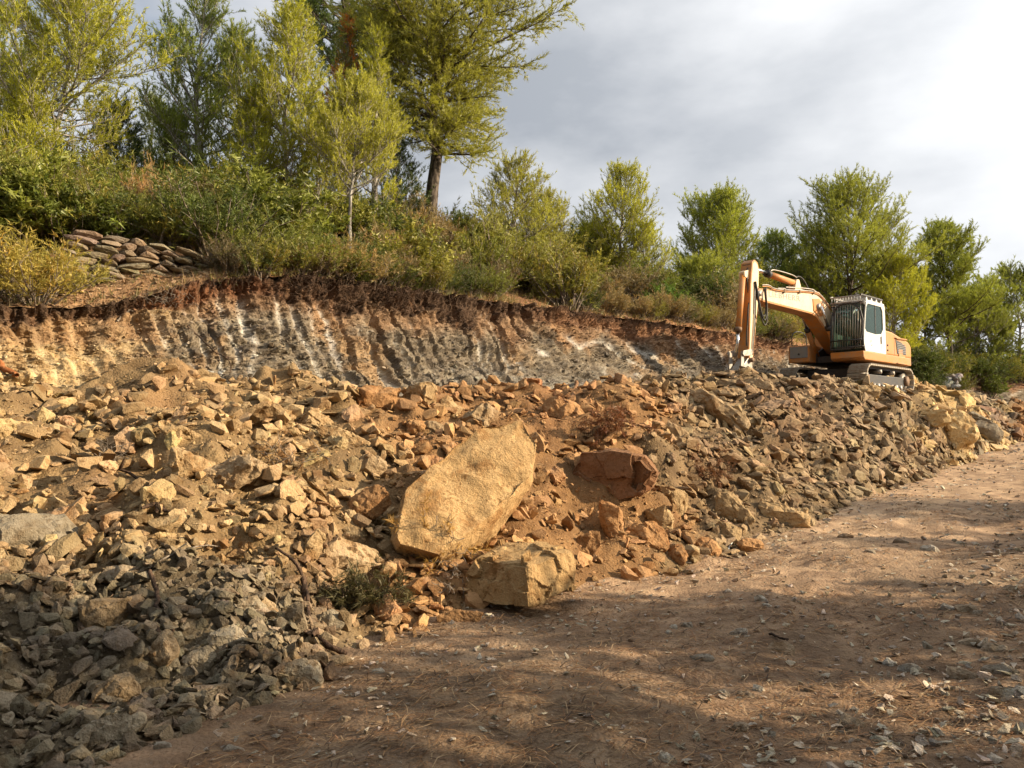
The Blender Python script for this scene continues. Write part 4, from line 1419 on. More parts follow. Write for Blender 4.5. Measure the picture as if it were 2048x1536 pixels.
def make_shrubs():
    rng = np.random.default_rng(55)
    GREENS = [(0.21, 0.225, 0.045), (0.14, 0.165, 0.035), (0.30, 0.275, 0.06), (0.10, 0.125, 0.033), (0.25, 0.24, 0.055)]
    BROWNS = [(0.36, 0.26, 0.11), (0.30, 0.225, 0.11), (0.27, 0.21, 0.115)]
    BRIGHT = (0.13, 0.21, 0.035)
    def put(px, Y, h, wid, v, col, label, group=None):
        X = (px - 1024.0) / FPX * Y
        return shrub(X, Y, h, wid, v, col, rng, label, group)
    # single ones that stand out
    put(62, 10.9, 1.15, 1.35, 0, (0.38, 0.30, 0.07), 'big yellow-brown bush on the ledge before the dry stone wall')
    put(-30, 11.2, 1.2, 1.3, 3, (0.36, 0.30, 0.07), 'yellow-green bush at the end of the ledge beside the big yellow-brown bush')
    put(128, 11.7, 0.75, 0.9, 1, (0.38, 0.33, 0.07), 'small yellow bush hiding the end of the dry stone wall')
    put(292, 14.6, 1.75, 0.85, 4, (0.36, 0.23, 0.09), 'tall straw-coloured dead bush above the dry stone wall')
    put(180, 13.4, 1.0, 0.9, 4, (0.16, 0.135, 0.10), 'grey leafless bush fanning up behind the stone wall')
    put(1140, 27.5, 1.7, 1.5, 6, (0.045, 0.085, 0.025), 'dark green round leafy bush on the skyline')
    put(1085, 27.8, 1.4, 1.2, 8, (0.05, 0.085, 0.028), 'smaller dark leafy bush beside the dark round bush')
    put(1325, 24.4, 1.15, 1.1, 6, BRIGHT, 'bright green leafy bush near the lip of the cut')
    put(1365, 25.6, 0.9, 1.0, 8, (0.15, 0.21, 0.04), 'low bright green bush beside the bright leafy bush')
    put(1120, 21.0, 1.6, 1.35, 5, (0.30, 0.21, 0.085), 'wide straw-brown broom bush on the lip above the red earth')
    put(985, 18.7, 1.0, 0.9, 4, (0.20, 0.155, 0.085), 'brown twiggy bush beside the pale stones')
    # rows of scrub
    for i in range(168):
        px = rng.uniform(-60, 1560)
        f = rng.random()
        Y0 = rail_at(7, px)[1]
        Y1 = rail_at(8, px)[1]
        Y = Y0 - 0.1 + (Y1 - Y0 - 0.5) * f ** 1.4
        if px < 450:
            Y = max(Y, Y0 + 0.45)
        if 960 < px < 1330 and f < 0.1:
            Y += 0.8
        elif px > 430 and f < 0.16:
            Y = rail_at(5, px)[1] + 0.25 + rng.random() * 0.5
        dry = rng.random() < (0.13 if px < 800 else 0.32)
        v = int(rng.choice([0, 1, 2, 3, 5, 7, 6] if not dry else [4, 2, 5]))
        col = np.array(BROWNS[rng.integers(3)] if dry else GREENS[rng.integers(5)]) * (0.85 + 0.3 * rng.random())
        h = rng.uniform(0.65, 1.35) * (1 + 0.45 * (rng.random() < 0.25))
        big = 'brown dry' if dry else 'olive green'
        reg = 'above the dry stone wall' if px < 480 else 'along the lip of the cut face' if f < 0.22 else 'under the young pines' if px < 800 else 'under the great pine' if px < 1100 else 'near the lone skyline pine' if px < 1340 else 'behind the excavator stick'
        lum = float(col[1])
        tone = ('straw' if lum > 0.24 else 'grey-brown') if dry else 'dark green' if lum < 0.15 else 'yellowish' if lum > 0.235 else 'olive green'
        hs = 'low' if h < 0.8 else 'tall' if h > 1.2 else 'middling'
        form = {'heath': 'heath', 'broom': 'broom', 'dry': 'twiggy', 'leafy': 'leafy'}[SHRUB[v][0]]
        put(px, Y, h, h * rng.uniform(1.0, 1.5), v, tuple(float(c) for c in col), f'{hs} {tone} {form} shrub in the scrub {reg}', f'{hs} {tone} {form} shrubs {reg}')
    for i in range(58):
        px = 440 + 1150 * (i + rng.random()) / 58
        if 985 < px < 1290:
            continue
        Y = rail_at(5, px)[1] + rng.uniform(0.08, 0.45)
        dry = rng.random() < 0.35
        col = np.array(BROWNS[rng.integers(3)] if dry else GREENS[rng.integers(5)]) * (0.8 + 0.3 * rng.random())
        h = rng.uniform(0.45, 0.85) * (1 + 0.02 * max(0, Y - 14))
        tone = 'brown' if dry else 'green'
        near = 'below the young pines' if px < 780 else 'below the great pine' if px < 990 else 'behind the excavator stick'
        put(px, Y, h, h * rng.uniform(1.0, 1.5), int(rng.choice([0, 1, 2, 3, 4, 5, 7])), tuple(float(c) for c in col), f'small {tone} shrub overhanging the lip of the cut {near}', f'small {tone} shrubs on the lip {near}')
    for i in range(66):
        px = rng.uniform(1560, 2090)
        Y = rail_at(7, px)[1] + rng.uniform(-0.2, 6.0)
        if i > 34:
            px = rng.uniform(1830, 2090)
            Y = rail_at(4, px)[1] + rng.uniform(0.6, 4.0)
        col = np.array(GREENS[rng.integers(4)]) * rng.uniform(0.6, 1.0)
        h = rng.uniform(1.0, 1.7)
        v = int(rng.choice([0, 1, 3, 6, 8]))
        de = f"{'tall' if h > 1.35 else 'low'} {'dark' if col[1] < 0.13 else 'light'} green {'leafy' if v in (6, 8) else 'fine-twigged'} shrub"
        wh = 'on the bank beyond the low grey wall' if i > 34 else 'in the thicket behind the excavator'
        put(px, Y, h, h * rng.uniform(1.0, 1.45), v, tuple(float(c) for c in col), f'{de} {wh}', f'{de}s {wh}')
make_shrubs()
# ------------------------------------------------------------------ excavator
def mat_paint(name, col, rough=0.45, dirt=0.45, dirt_col=(0.30, 0.22, 0.14), scale=3.0):
    t = NT(name)
    tc = t.n('ShaderNodeTexCoord')
    n = t.noise(scale, 6, 0.7, tc.outputs['Object'])
    n2 = t.noise(scale * 7, 4, 0.7, tc.outputs['Object'])
    f = t.n('ShaderNodeMath', operation='MULTIPLY')
    t.l(n.outputs['Fac'], f.inputs[0])
    t.l(n2.outputs['Fac'], f.inputs[1])
    c = t.mix(t.mapr(f.outputs[0], 0.17, 0.34, 0.0, dirt, True), col, dirt_col)
    r = t.mapr(f.outputs[0], 0.2, 0.42, rough, 0.85)
    t.bsdf(c, r, 0, 0.4, n2.outputs['Fac'], 0.15, 0.005)
    return t.m
def mat_metal(name, col, rough=0.55, metal=0.7):
    t = NT(name)
    tc = t.n('ShaderNodeTexCoord')
    n = t.noise(9.0, 5, 0.7, tc.outputs['Object'])
    c = t.mix(t.mapr(n.outputs['Fac'], 0.45, 0.65, 0, 0.7, True), col, (0.23, 0.15, 0.09))
    t.bsdf(c, rough, metal, 0.4, n.outputs['Fac'], 0.3, 0.01)
    return t.m
M_YEL = mat_paint('yellow_paint', (0.52, 0.19, 0.03), 0.5, 0.6)
M_CREAM = mat_paint('sunlit_yellow_paint', (0.78, 0.60, 0.38), 0.5, 0.6, (0.52, 0.41, 0.28))  # the machine's orange-yellow again, with strong sunlight put into the colour
M_WHITE = mat_paint('white_paint', (0.70, 0.70, 0.67), 0.4, 0.4)
M_GREYP = mat_paint('grey_paint', (0.20, 0.205, 0.21), 0.6, 0.4)
M_BLACK = mat_paint('black_paint', (0.022, 0.022, 0.024), 0.5, 0.3, (0.14, 0.11, 0.08))
M_STEEL = mat_metal('worn_steel', (0.34, 0.32, 0.29), 0.5, 0.6)
M_TRACK = mat_metal('track_steel', (0.36, 0.32, 0.26), 0.65, 0.25)
M_CHROME = mat_metal('cylinder_rod', (0.7, 0.7, 0.7), 0.2, 1.0)
M_BROWN = mat_metal('rusty_steel', (0.17, 0.105, 0.065), 0.75, 0.3)
M_HOSE = mat_paint('rubber_hose', (0.025, 0.024, 0.023), 0.7, 0.3, (0.2, 0.16, 0.11))
def mat_glass():
    t = NT('tinted_glass')
    b = t.n('ShaderNodeBsdfPrincipled')
    b.inputs['Base Color'].default_value = (0.03, 0.06, 0.05, 1)
    b.inputs['Roughness'].default_value = 0.04
    b.inputs['Specular IOR Level'].default_value = 0.8
    tr = t.n('ShaderNodeBsdfTransparent')
    tr.inputs[0].default_value = (0.62, 0.78, 0.70, 1)
    m = t.n('ShaderNodeMixShader')
    m.inputs[0].default_value = 0.45
    t.l(tr.outputs[0], m.inputs[1])
    t.l(b.outputs[0], m.inputs[2])
    t.l(m.outputs[0], t.out.inputs[0])
    return t.m
M_GLASS = mat_glass()

def bm_to(name, bm, mat, parent, bevel=0.0, smooth=False, loc=None):
    if bevel > 0:
        bmesh.ops.bevel(bm, geom=list(bm.edges), offset=bevel, segments=2, affect='EDGES', profile=0.6)
    me = bpy.data.meshes.new(name)
    bm.to_mesh(me)
    bm.free()
    if smooth:
        me.polygons.foreach_set('use_smooth', np.ones(len(me.polygons), bool))
    me.materials.append(mat)
    return ob(name, me, None, parent, loc)

def box(name, mat, parent, x0, x1, y0, y1, z0, z1, bevel=0.015):
    bm = bmesh.new()
    bmesh.ops.create_cube(bm, size=1.0)
    for v in bm.verts:
        v.co = Vector(((x0 + x1) / 2 + v.co.x * (x1 - x0), (y0 + y1) / 2 + v.co.y * (y1 - y0), (z0 + z1) / 2 + v.co.z * (z1 - z0)))
    return bm_to(name, bm, mat, parent, bevel)

def prism_bm(prof, y0, y1):
    """profile in the x-z plane, extruded across y"""
    bm = bmesh.new()
    a = [bm.verts.new((x, y0, z)) for x, z in prof]
    b = [bm.verts.new((x, y1, z)) for x, z in prof]
    n = len(prof)
    bm.faces.new(a)
    bm.faces.new(b[::-1])
    for i in range(n):
        bm.faces.new((a[i], b[i], b[(i + 1) % n], a[(i + 1) % n]))
    bmesh.ops.recalc_face_normals(bm, faces=bm.faces)
    return bm

def prism(name, mat, parent, prof, y0, y1, bevel=0.015):
    return bm_to(name, prism_bm(prof, y0, y1), mat, parent, bevel)

def rod(name, mat, parent, p0, p1, r, sides=14, r1=None):
    p0, p1 = Vector(p0), Vector(p1)
    d = p1 - p0
    bm = bmesh.new()
    bmesh.ops.create_cone(bm, cap_ends=True, segments=sides, radius1=r, radius2=r if r1 is None else r1, depth=d.length)
    q = d.to_track_quat('Z', 'Y').to_matrix().to_4x4()
    q.translation = (p0 + p1) / 2
    bm.transform(q)
    return bm_to(name, bm, mat, parent, 0, True)

def pipe(name, mat, parent, pts, r, sides=7):
    P = np.array(pts, float)
    # smooth the polyline
    for _ in range(2):
        Q = [P[0]]
        for i in range(len(P) - 1):
            Q += [P[i] * 0.75 + P[i + 1] * 0.25, P[i] * 0.25 + P[i + 1] * 0.75]
        Q.append(P[-1])
        P = np.array(Q)
    V, F = tubes([P], [np.full(len(P), r)], sides)
    return ob(name, mesh_np(name, V, F, True), mat, parent)

def build_excavator():
    E = thing('excavator', 'orange-yellow crawler excavator with a white cab standing on top of the heap', 'excavator', (EXC_LOC.x, EXC_LOC.y, EXC_Z), (0, 0, math.radians(223.6)))
    E.scale = (0.96, 0.96, 0.96)
    # ---- undercarriage
    box('car_body', M_BLACK, E, -1.1, 1.1, -0.9, 0.9, 0.42, 0.82, 0.04)
    rod('slew_ring', M_BLACK, E, (0, 0, 0.80), (0, 0, 1.02), 0.62, 28)
    shoe_bm = bmesh.new()
    bmesh.ops.create_cube(shoe_bm, size=1.0)
    for v in shoe_bm.verts:
        v.co = Vector((v.co.x * 0.165, v.co.y * 0.62, v.co.z * 0.035))
    for gx in (-0.055, 0.0, 0.055):
        g = bmesh.ops.create_cube(shoe_bm, size=1.0)['verts']
        for v in g:
            v.co = Vector((gx + v.co.x * (0.012 if v.co.z > 0 else 0.03), v.co.y * 0.615, 0.03 + v.co.z * 0.045))
    shoe_me = bpy.data.meshes.new('shoe')
    shoe_bm.to_mesh(shoe_me)
    shoe_bm.free()
    shoe_me.materials.append(M_TRACK)
    # track path: an oval in x-z
    r, xa = 0.40, 1.62
    per = []
    def oval(u):
        L1 = 2 * xa
        La = math.pi * r
        tot = 2 * L1 + 2 * La
        d = (u % 1.0) * tot
        if d < L1:
            return (-xa + d, 2 * r, 0.0)
        d -= L1
        if d < La:
            a = d / r
            return (xa + r * math.sin(a), r + r * math.cos(a), a)
        d -= La
        if d < L1:
            return (xa - d, 0.0, math.pi)
        d -= L1
        a = d / r
        return (-xa - r * math.sin(a), r - r * math.cos(a), math.pi + a)
    for sgn in (1, -1):
        yc = sgn * 1.17
        prof = [(-1.55, 0.24), (-1.72, 0.40), (-1.55, 0.56), (1.5, 0.56), (1.7, 0.44), (1.55, 0.24)]
        tr = prism('track_frame', M_BLACK, E, prof, yc - 0.17, yc + 0.17, 0.02)
        tr['label'] = 'crawler track with ribbed steel shoes'
        # chain loop just inside the shoes
        bm = bmesh.new()
        n = 72
        rings = []
        for i in range(n):
            x, z, a = oval(i / n)
            nx, nz = math.sin(a), math.cos(a)
            ring = []
            for dy, dr in ((-0.10, -0.02), (0.10, -0.02), (0.10, -0.10), (-0.10, -0.10)):
                ring.append(bm.verts.new((x + nx * dr, yc + dy, z + 0.05 + nz * dr)))
            rings.append(ring)
        for i in range(n):
            A, B = rings[i], rings[(i + 1) % n]
            for j in range(4):
                bm.faces.new((A[j], A[(j + 1) % 4], B[(j + 1) % 4], B[j]))
        bmesh.ops.recalc_face_normals(bm, faces=bm.faces)
        bm_to('chain', bm, M_BLACK, tr)
        N = 48
        for i in range(N):
            x, z, a = oval((i + 0.5) / N)
            o = ob('shoe', shoe_me, None, tr, (x, yc, z + 0.05), (0, a, 0))
        rod('idler_wheel', M_STEEL, tr, (xa, yc - 0.09, r + 0.05), (xa, yc + 0.09, r + 0.05), 0.29, 24)
        rod('drive_sprocket', M_STEEL, tr, (-xa, yc - 0.13, r + 0.05), (-xa, yc + 0.13, r + 0.05), 0.29, 16)
        rod('hub_cap', M_BROWN, tr, (-xa, yc + sgn * 0.13, r + 0.05), (-xa, yc + sgn * 0.24, r + 0.05), 0.17, 18)
        rod('hub_cap', M_BROWN, tr, (xa, yc + sgn * 0.09, r + 0.05), (xa, yc + sgn * 0.19, r + 0.05), 0.10, 18)
        for k in range(7):
            x = -1.15 + k * 0.385
            rod('roller', M_STEEL, tr, (x, yc - 0.20, 0.20), (x, yc + 0.20, 0.20), 0.09, 14)
        for k in (-0.5, 0.6):
            rod('roller', M_STEEL, tr, (k, yc - 0.2, 0.68), (k, yc + 0.2, 0.68), 0.07, 12)
    # ---- upper structure
    deck = prism('deck', M_YEL, E, [(-2.35, 1.02), (1.66, 1.02), (1.78, 1.10), (1.78, 1.30), (-2.35, 1.30)], 0.22, 1.29, 0.03)
    box('deck_plate', M_BLACK, E, -2.3, 1.2, -1.2, 0.22, 1.03, 1.25, 0.02)
    ec = prism('engine_cover', M_YEL, E, [(-2.5, 1.303), (-0.20, 1.303), (-0.20, 2.12), (-0.75, 2.10), (-2.25, 1.86), (-2.5, 1.7)], -1.22, 1.25, 0.05)
    # side grille with slats
    g = prism('grille', M_BLACK, ec, [(-1.95, 1.38), (-1.15, 1.38), (-1.02, 1.86), (-1.55, 1.80), (-1.95, 1.66)], 1.245, 1.262, 0.004)
    for k in range(6):
        z = 1.43 + k * 0.06
        box('slat', M_GREYP, ec, -1.92, -1.15 + k * 0.012, 1.262, 1.275, z, z + 0.022, 0.003)
    box('door_seam', M_BLACK, ec, -0.93, -0.915, 1.246, 1.2535, 1.34, 2.02, 0)
    for z in (1.45, 1.62):
        rod('latch', M_BLACK, ec, (-0.30, 1.24, z), (-0.30, 1.275, z), 0.03, 10)
    # counterweight: rounded tail
    bm = bmesh.new()
    prof = []
    for k in range(13):
        a = math.radians(-62 + 124 * k / 12)
        prof.append((-2.62 * math.cos(a) + 0.0, 1.42 * math.sin(a) / math.sin(math.radians(62)) * 0.90))
    lo = [bm.verts.new((x, y, 1.04)) for x, y in prof]
    hi = [bm.verts.new((x * 0.99, y * 0.98, 1.93)) for x, y in prof]
    li = [bm.verts.new((-1.95, y * 0.98, 1.04)) for x, y in (prof[0], prof[-1])]
    hi2 = [bm.verts.new((-1.95, y * 0.98, 1.95)) for x, y in (prof[0], prof[-1])]
    for i in range(12):
        bm.faces.new((lo[i], lo[i + 1], hi[i + 1], hi[i]))
    bm.faces.new(lo[::-1] + [li[0], li[1]])
    bm.faces.new(hi + [hi2[1], hi2[0]])
    bm.faces.new((li[0], lo[0], hi[0], hi2[0]))
    bm.faces.new((lo[-1], li[1], hi2[1], hi[-1]))
    bm.faces.new((li[1], li[0], hi2[0], hi2[1]))
    bmesh.ops.recalc_face_normals(bm, faces=bm.faces)
    bmesh.ops.bevel(bm, geom=[e for e in bm.edges if e.is_manifold and e.calc_face_angle(0) > 0.6], offset=0.05, segments=3, affect='EDGES')
    bm_to('counterweight', bm, M_YEL, E)
    # right hand side boxes
    tb = box('tool_box', M_YEL, E, 0.25, 1.70, -1.26, -0.52, 1.05, 1.62, 0.03)
    p = box('front_panel', M_GREYP, tb, 1.701, 1.725, -1.2, -0.58, 1.2, 1.58, 0.008)
    rod('panel_lock', M_BLACK, tb, (1.72, -0.88, 1.33), (1.745, -0.88, 1.33), 0.035, 10)
    pipe('handrail', M_BLACK, E, [(1.55, -1.2, 1.6), (1.55, -1.2, 2.15), (0.5, -1.2, 2.2), (0.45, -1.2, 1.62)], 0.018)
    pipe('handrail', M_BLACK, E, [(-0.25, 1.15, 2.1), (-0.3, 1.15, 2.28), (-1.2, 1.15, 2.12), (-1.25, 1.15, 1.95)], 0.018)
    rod('exhaust', M_BLACK, E, (-1.6, -0.7, 1.9), (-1.6, -0.7, 2.35), 0.06, 14)
    # ---- cab
    y0, y1 = 0.26, 1.27
    z0, z1 = 1.305, 2.98
    prof = [(-0.12, z0), (1.62, z0), (1.74, 1.55), (1.66, 2.2), (1.50, z1 - 0.10), (1.40, z1), (-0.02, z1), (-0.12, z1 - 0.15)]
    # side walls with window openings
    def ring_wall(name, yA, yB, hole, mat, parent):
        bm = bmesh.new()
        n = len(prof)
        hp = hole
        # build as outer loop and inner loop, bridged
        def loop(pts, y):
            return [bm.verts.new((x, y, z)) for x, z in pts]
        def close(a, b):
            for i in range(len(a)):
                bm.faces.new((a[i], a[(i + 1) % len(a)], b[(i + 1) % len(b)], b[i]))
        oa, obv = loop(prof, yA), loop(prof, yB)
        ia, ib = loop(hp, yA), loop(hp, yB)
        close(oa, obv)
        close(ib, ia)
        for O, I in ((oa, ia), (obv, ib)):
            eds = []
            for Lp in (O, I):
                for i in range(len(Lp)):
                    e = bm.edges.get((Lp[i], Lp[(i + 1) % len(Lp)]))
                    eds.append(e)
            bmesh.ops.triangle_fill(bm, use_beauty=True, use_dissolve=False, edges=eds)
        bmesh.ops.recalc_face_normals(bm, faces=bm.faces)
        return bm_to(name, bm, mat, parent)
    hole = []
    pts = [(0.08, 2.12), (0.10, 2.72), (0.22, 2.86), (1.32, 2.86), (1.44, 2.74), (1.54, 2.25), (1.58, 2.02), (1.46, 1.93), (0.7, 1.90), (0.25, 1.95)]
    hole = pts
    cab = ring_wall('cab', y1 - 0.05, y1, hole, M_WHITE, E)
    cab['label'] = 'white operator cab with a guard of bars over its windscreen'
    ring_wall('side_wall', y0, y0 + 0.05, hole, M_WHITE, cab)
    for yy in (y1 - 0.035, y0 + 0.015):
        prism('side_window', M_GLASS, cab, pts, yy, yy + 0.012, 0)
    box('window_post', M_BLACK, cab, 0.66, 0.70, y1 - 0.045, y1 - 0.012, 1.92, 2.86, 0.005)
    box('roof', M_WHITE, cab, -0.06, 1.42, y0 + 0.052, y1 - 0.052, z1 - 0.06, z1 + 0.02, 0.01)
    box('rear_wall', M_WHITE, cab, -0.11, -0.06, y0 + 0.052, y1 - 0.052, z0, z1 - 0.13, 0.005)
    box('floor_plate', M_BLACK, cab, -0.05, 1.6, y0 + 0.052, y1 - 0.052, z0 - 0.002, z0 + 0.06, 0.0)
    box('door_handle', M_BLACK, cab, 0.30, 0.325, y1, y1 + 0.03, 1.62, 1.86, 0.004)
    box('door_seam', M_GREYP, cab, 0.235, 0.25, y1 - 0.01, y1 + 0.004, 1.36, 1.95, 0)
    # small emblem on the door: a dark curled mark
    bm = bmesh.new()
    for (cx, cz, a0, a1) in ((1.12, 1.62, -30, 150), (1.10, 1.55, 170, 350)):
        prev = None
        for k in range(9):
            a = math.radians(a0 + (a1 - a0) * k / 8)
            i = bm.verts.new((cx + 0.045 * math.cos(a), y1 + 0.003, cz + 0.035 * math.sin(a)))
            j = bm.verts.new((cx + 0.068 * math.cos(a), y1 + 0.003, cz + 0.055 * math.sin(a)))
            if prev:
                bm.faces.new((prev[0], prev[1], j, i))
            prev = (i, j)
    bm_to('door_emblem', bm, M_BLACK, cab)
    # windscreen
    fw = [(1.70, 1.56), (1.63, 2.2), (1.475, z1 - 0.12)]
    bm = bmesh.new()
    rows = []
    for x, z in [(1.60, z0 + 0.02)] + fw:
        rows.append((bm.verts.new((x, y0 + 0.05, z)), bm.verts.new((x, y1 - 0.05, z))))
    for i in range(3):
        bm.faces.new((rows[i][0], rows[i][1], rows[i + 1][1], rows[i + 1][0]))
    bm_to('windscreen', bm, M_GLASS, cab)
    # black front pillars
    for yy in (y0, y1 - 0.05):
        pipe('pillar', M_BLACK, cab, [(1.62, yy + 0.025, z0), (1.745, yy + 0.025, 1.56), (1.66, yy + 0.025, 2.2), (1.49, yy + 0.025, z1 - 0.1)], 0.045)
    # guard: frame and vertical bars standing off the windscreen
    gx = lambda z: 1.86 - 0.10 * max(0, (z - 1.6)) - (0.04 if z < 1.45 else 0)
    gf = pipe('guard_frame', M_BLACK, cab, [(gx(1.38), y0 + 0.0, 1.38), (gx(1.38), y1, 1.38), (gx(2.86), y1, 2.86), (gx(2.86), y0, 2.86), (gx(1.38), y0, 1.38)], 0.03)
    for z in (1.44, 1.66, 2.86):
        rod('guard_rail', M_BLACK, gf, (gx(z), y0, z), (gx(z), y1, z), 0.022, 8)
    for k in range(12):
        y = y0 + 0.06 + (y1 - y0 - 0.12) * k / 11
        rod('guard_bar', M_STEEL, gf, (gx(1.38), y, 1.38), (gx(2.86), y, 2.86), 0.011, 6)
    for yy in (y0, y1):
        for z in (1.45, 2.8):
            rod('guard_bracket', M_BLACK, gf, (gx(z), yy, z), (gx(z) - 0.22, yy, z), 0.018, 6)
    # roof guard
    rg = box('roof_guard', M_BLACK, cab, 0.05, 1.80, y1 - 0.06, y1 + 0.0, z1 + 0.10, z1 + 0.15, 0.008)
    box('guard_beam', M_WHITE, rg, 0.05, 1.80, y0, y0 + 0.06, z1 + 0.10, z1 + 0.15, 0.008)
    for k in range(9):
        x = 0.08 + 1.68 * k / 8
        box('guard_slat', M_STEEL, rg, x - 0.02, x + 0.02, y0 + 0.062, y1 - 0.062, z1 + 0.105, z1 + 0.13, 0.003)
    for x in (0.15, 0.55, 0.95, 1.35):
        for yy in (y0 + 0.03, y1 - 0.03):
            prism('guard_post', M_WHITE, rg, [(x - 0.08, z1 - 0.02), (x + 0.08, z1 - 0.02), (x + 0.02, z1 + 0.098), (x - 0.02, z1 + 0.098)], yy - 0.015, yy + 0.015, 0)
    for k in range(11):
        yv = y0 + 0.05 + (y1 - y0 - 0.10) * k / 10
        rod('visor_bar', M_WHITE, rg, (1.78, yv, z1 - 0.08), (1.78, yv, z1 + 0.10), 0.010, 6)
    for zz in (z1 - 0.08, z1 + 0.10):
        rod('visor_rail', M_STEEL, rg, (1.78, y0, zz), (1.78, y1, zz), 0.018, 8)
    for yy in (y0 + 0.02, y1 - 0.08):
        lb = box('work_lamp', M_BLACK, cab, 1.62, 1.74, yy - 0.02, yy + 0.12, z1 - 0.18, z1 - 0.06, 0.012)
        box('lamp_glass', M_STEEL, lb, 1.741, 1.748, yy, yy + 0.10, z1 - 0.165, z1 - 0.075, 0.004)
    # seat and console seen through the glass
    st = box('seat', M_BLACK, cab, 0.35, 0.88, 0.5, 1.0, 1.66, 1.82, 0.05)
    box('seat_back', M_BLACK, cab, 0.28, 0.42, 0.52, 0.98, 1.80, 2.5, 0.05)
    box('console', M_GREYP, cab, 0.9, 1.25, 0.42, 0.56, z0 + 0.06, 1.85, 0.03)
    pipe('mirror_arm', M_BLACK, cab, [(-0.1, y1, 2.8), (-0.2, y1 + 0.1, 2.6), (-0.22, y1 + 0.1, 2.1)], 0.014)
    # ---- boom
    yb0, yb1 = -0.42, 0.06
    bprof = [(0.28, 1.35), (0.10, 1.55), (0.25, 1.78), (1.6, 3.02), (2.15, 3.28), (2.75, 3.26), (6.05, 2.92), (6.22, 2.78), (6.14, 2.60), (5.9, 2.55), (2.75, 2.50), (2.35, 2.42), (0.62, 1.38)]
    boom = prism('boom', M_YEL, E, bprof, yb0, yb1, 0.02)
    bin_ = [(0.40, 1.50), (0.22, 1.56), (0.35, 1.76), (1.64, 2.95), (2.18, 3.21), (2.75, 3.20), (6.0, 2.87), (6.14, 2.77), (6.08, 2.66), (5.86, 2.61), (2.75, 2.56), (2.32, 2.49), (0.66, 1.50)]
    for yy in (yb0 - 0.005, yb1 - 0.003):
        prism('sunlit_flank', M_CREAM, boom, bin_, yy, yy + 0.008, 0)  # added thin skin, cream to show the sunlit flank
    boom['label'] = 'cranked boom, orange-yellow, its flank painted cream for sunlight, with grey lettering'
    prism('knee_plate', M_YEL, boom, [(1.85, 2.52), (2.25, 2.46), (2.62, 2.62), (2.66, 3.0), (2.2, 3.05), (1.85, 2.85)], yb1 + 0.006, yb1 + 0.03, 0.008)
    rod('boom_pin', M_STEEL, boom, (2.30, yb0 - 0.06, 2.78), (2.30, yb1 + 0.09, 2.78), 0.11, 18)
    rod('foot_pin', M_STEEL, boom, (0.33, yb0 - 0.12, 1.56), (0.33, yb1 + 0.12, 1.56), 0.10, 18)
    # lettering
    cu = bpy.data.curves.new('lettering', 'FONT')
    cu.body = 'LIEBHERR'
    cu.size = 0.40
    cu.extrude = 0.002
    cu.space_character = 1.08
    tmp = bpy.data.objects.new('lettering_curve', cu)
    COL.objects.link(tmp)
    dg = bpy.context.evaluated_depsgraph_get()
    me = bpy.data.meshes.new_from_object(tmp.evaluated_get(dg))
    bpy.data.objects.remove(tmp)
    me.name = 'lettering'
    me.materials.clear()
    me.materials.append(mat_paint('faded_grey_lettering', (0.26, 0.25, 0.25), 0.6, 0.4))
    V = np.array([v.co for v in me.vertices])
    wtx = V[:, 0].max() - V[:, 0].min()
    lt = ob('lettering', me, None, boom)
    # reads from the machine's left: text x runs towards the machine's rear
    lt.matrix_basis = Matrix(((-1, 0, 0, 5.55), (0, 0, 1, yb1 + 0.009), (0, 1, 0, 2.745), (0, 0, 0, 1))) @ Matrix.Rotation(math.radians(2.0), 4, 'Z') @ Matrix.Diagonal((2.0 / wtx, 0.62, 1, 1))
    # pipes on the boom
    for k, dz in ((0, 0.0), (1, 0.045)):
        pipe('hydraulic_pipe', M_YEL if k == 0 else M_STEEL, boom, [(1.3, yb1 + 0.05, 2.75), (2.1, yb1 + 0.04, 3.18 + dz), (2.8, yb1 + 0.04, 3.20 + dz), (5.2, yb1 + 0.04, 2.93 + dz), (5.55, yb1 + 0.04, 3.04 + dz), (5.95, yb1 + 0.03, 2.98 + dz)], 0.016)
    for x in (2.6, 3.6, 4.6):
        box('pipe_clamp', M_BROWN, boom, x, x + 0.06, yb1 + 0.003, yb1 + 0.07, 3.15 - 0.103 * (x - 2.6), 3.26 - 0.103 * (x - 2.6), 0.004)
    for yy in (-0.32, -0.06):
        pipe('hydraulic_pipe', M_STEEL, boom, [(1.0, yy, 2.6), (2.05, yy, 3.36), (2.8, yy, 3.34), (4.2, yy, 3.2)], 0.02)
    # boom rams
    for yy in (yb0 - 0.12, yb1 + 0.12):
        c = rod('boom_cylinder', M_YEL, E, (1.05, yy, 1.22), (1.78, yy, 2.12), 0.088, 16)
        rod('piston_rod', M_CHROME, c, (1.78, yy, 2.12), (2.30, yy, 2.77), 0.048, 14)
        rod('cylinder_head', M_BLACK, c, (1.74, yy, 2.07), (1.81, yy, 2.16), 0.10, 16)
        rod('eye', M_YEL, c, (1.02, yy - 0.05, 1.20), (1.02, yy + 0.05, 1.20), 0.12, 16)
    prism('boom_bracket', M_BLACK, E, [(0.0, 1.2), (1.25, 1.05), (1.25, 1.35), (0.5, 1.70), (0.15, 1.75)], yb0 - 0.09, yb0 - 0.05, 0.006)
    prism('boom_bracket', M_BLACK, E, [(0.0, 1.2), (1.25, 1.05), (1.25, 1.35), (0.5, 1.70), (0.15, 1.75)], yb1 + 0.05, yb1 + 0.09, 0.006)
    # ---- stick ram on top of the boom
    c = rod('stick_cylinder', M_YEL, E, (3.35, -0.18, 3.44), (5.05, -0.18, 3.51), 0.098, 18)
    rod('piston_rod', M_CHROME, c, (5.05, -0.18, 3.51), (6.02, -0.18, 3.56), 0.055, 14)
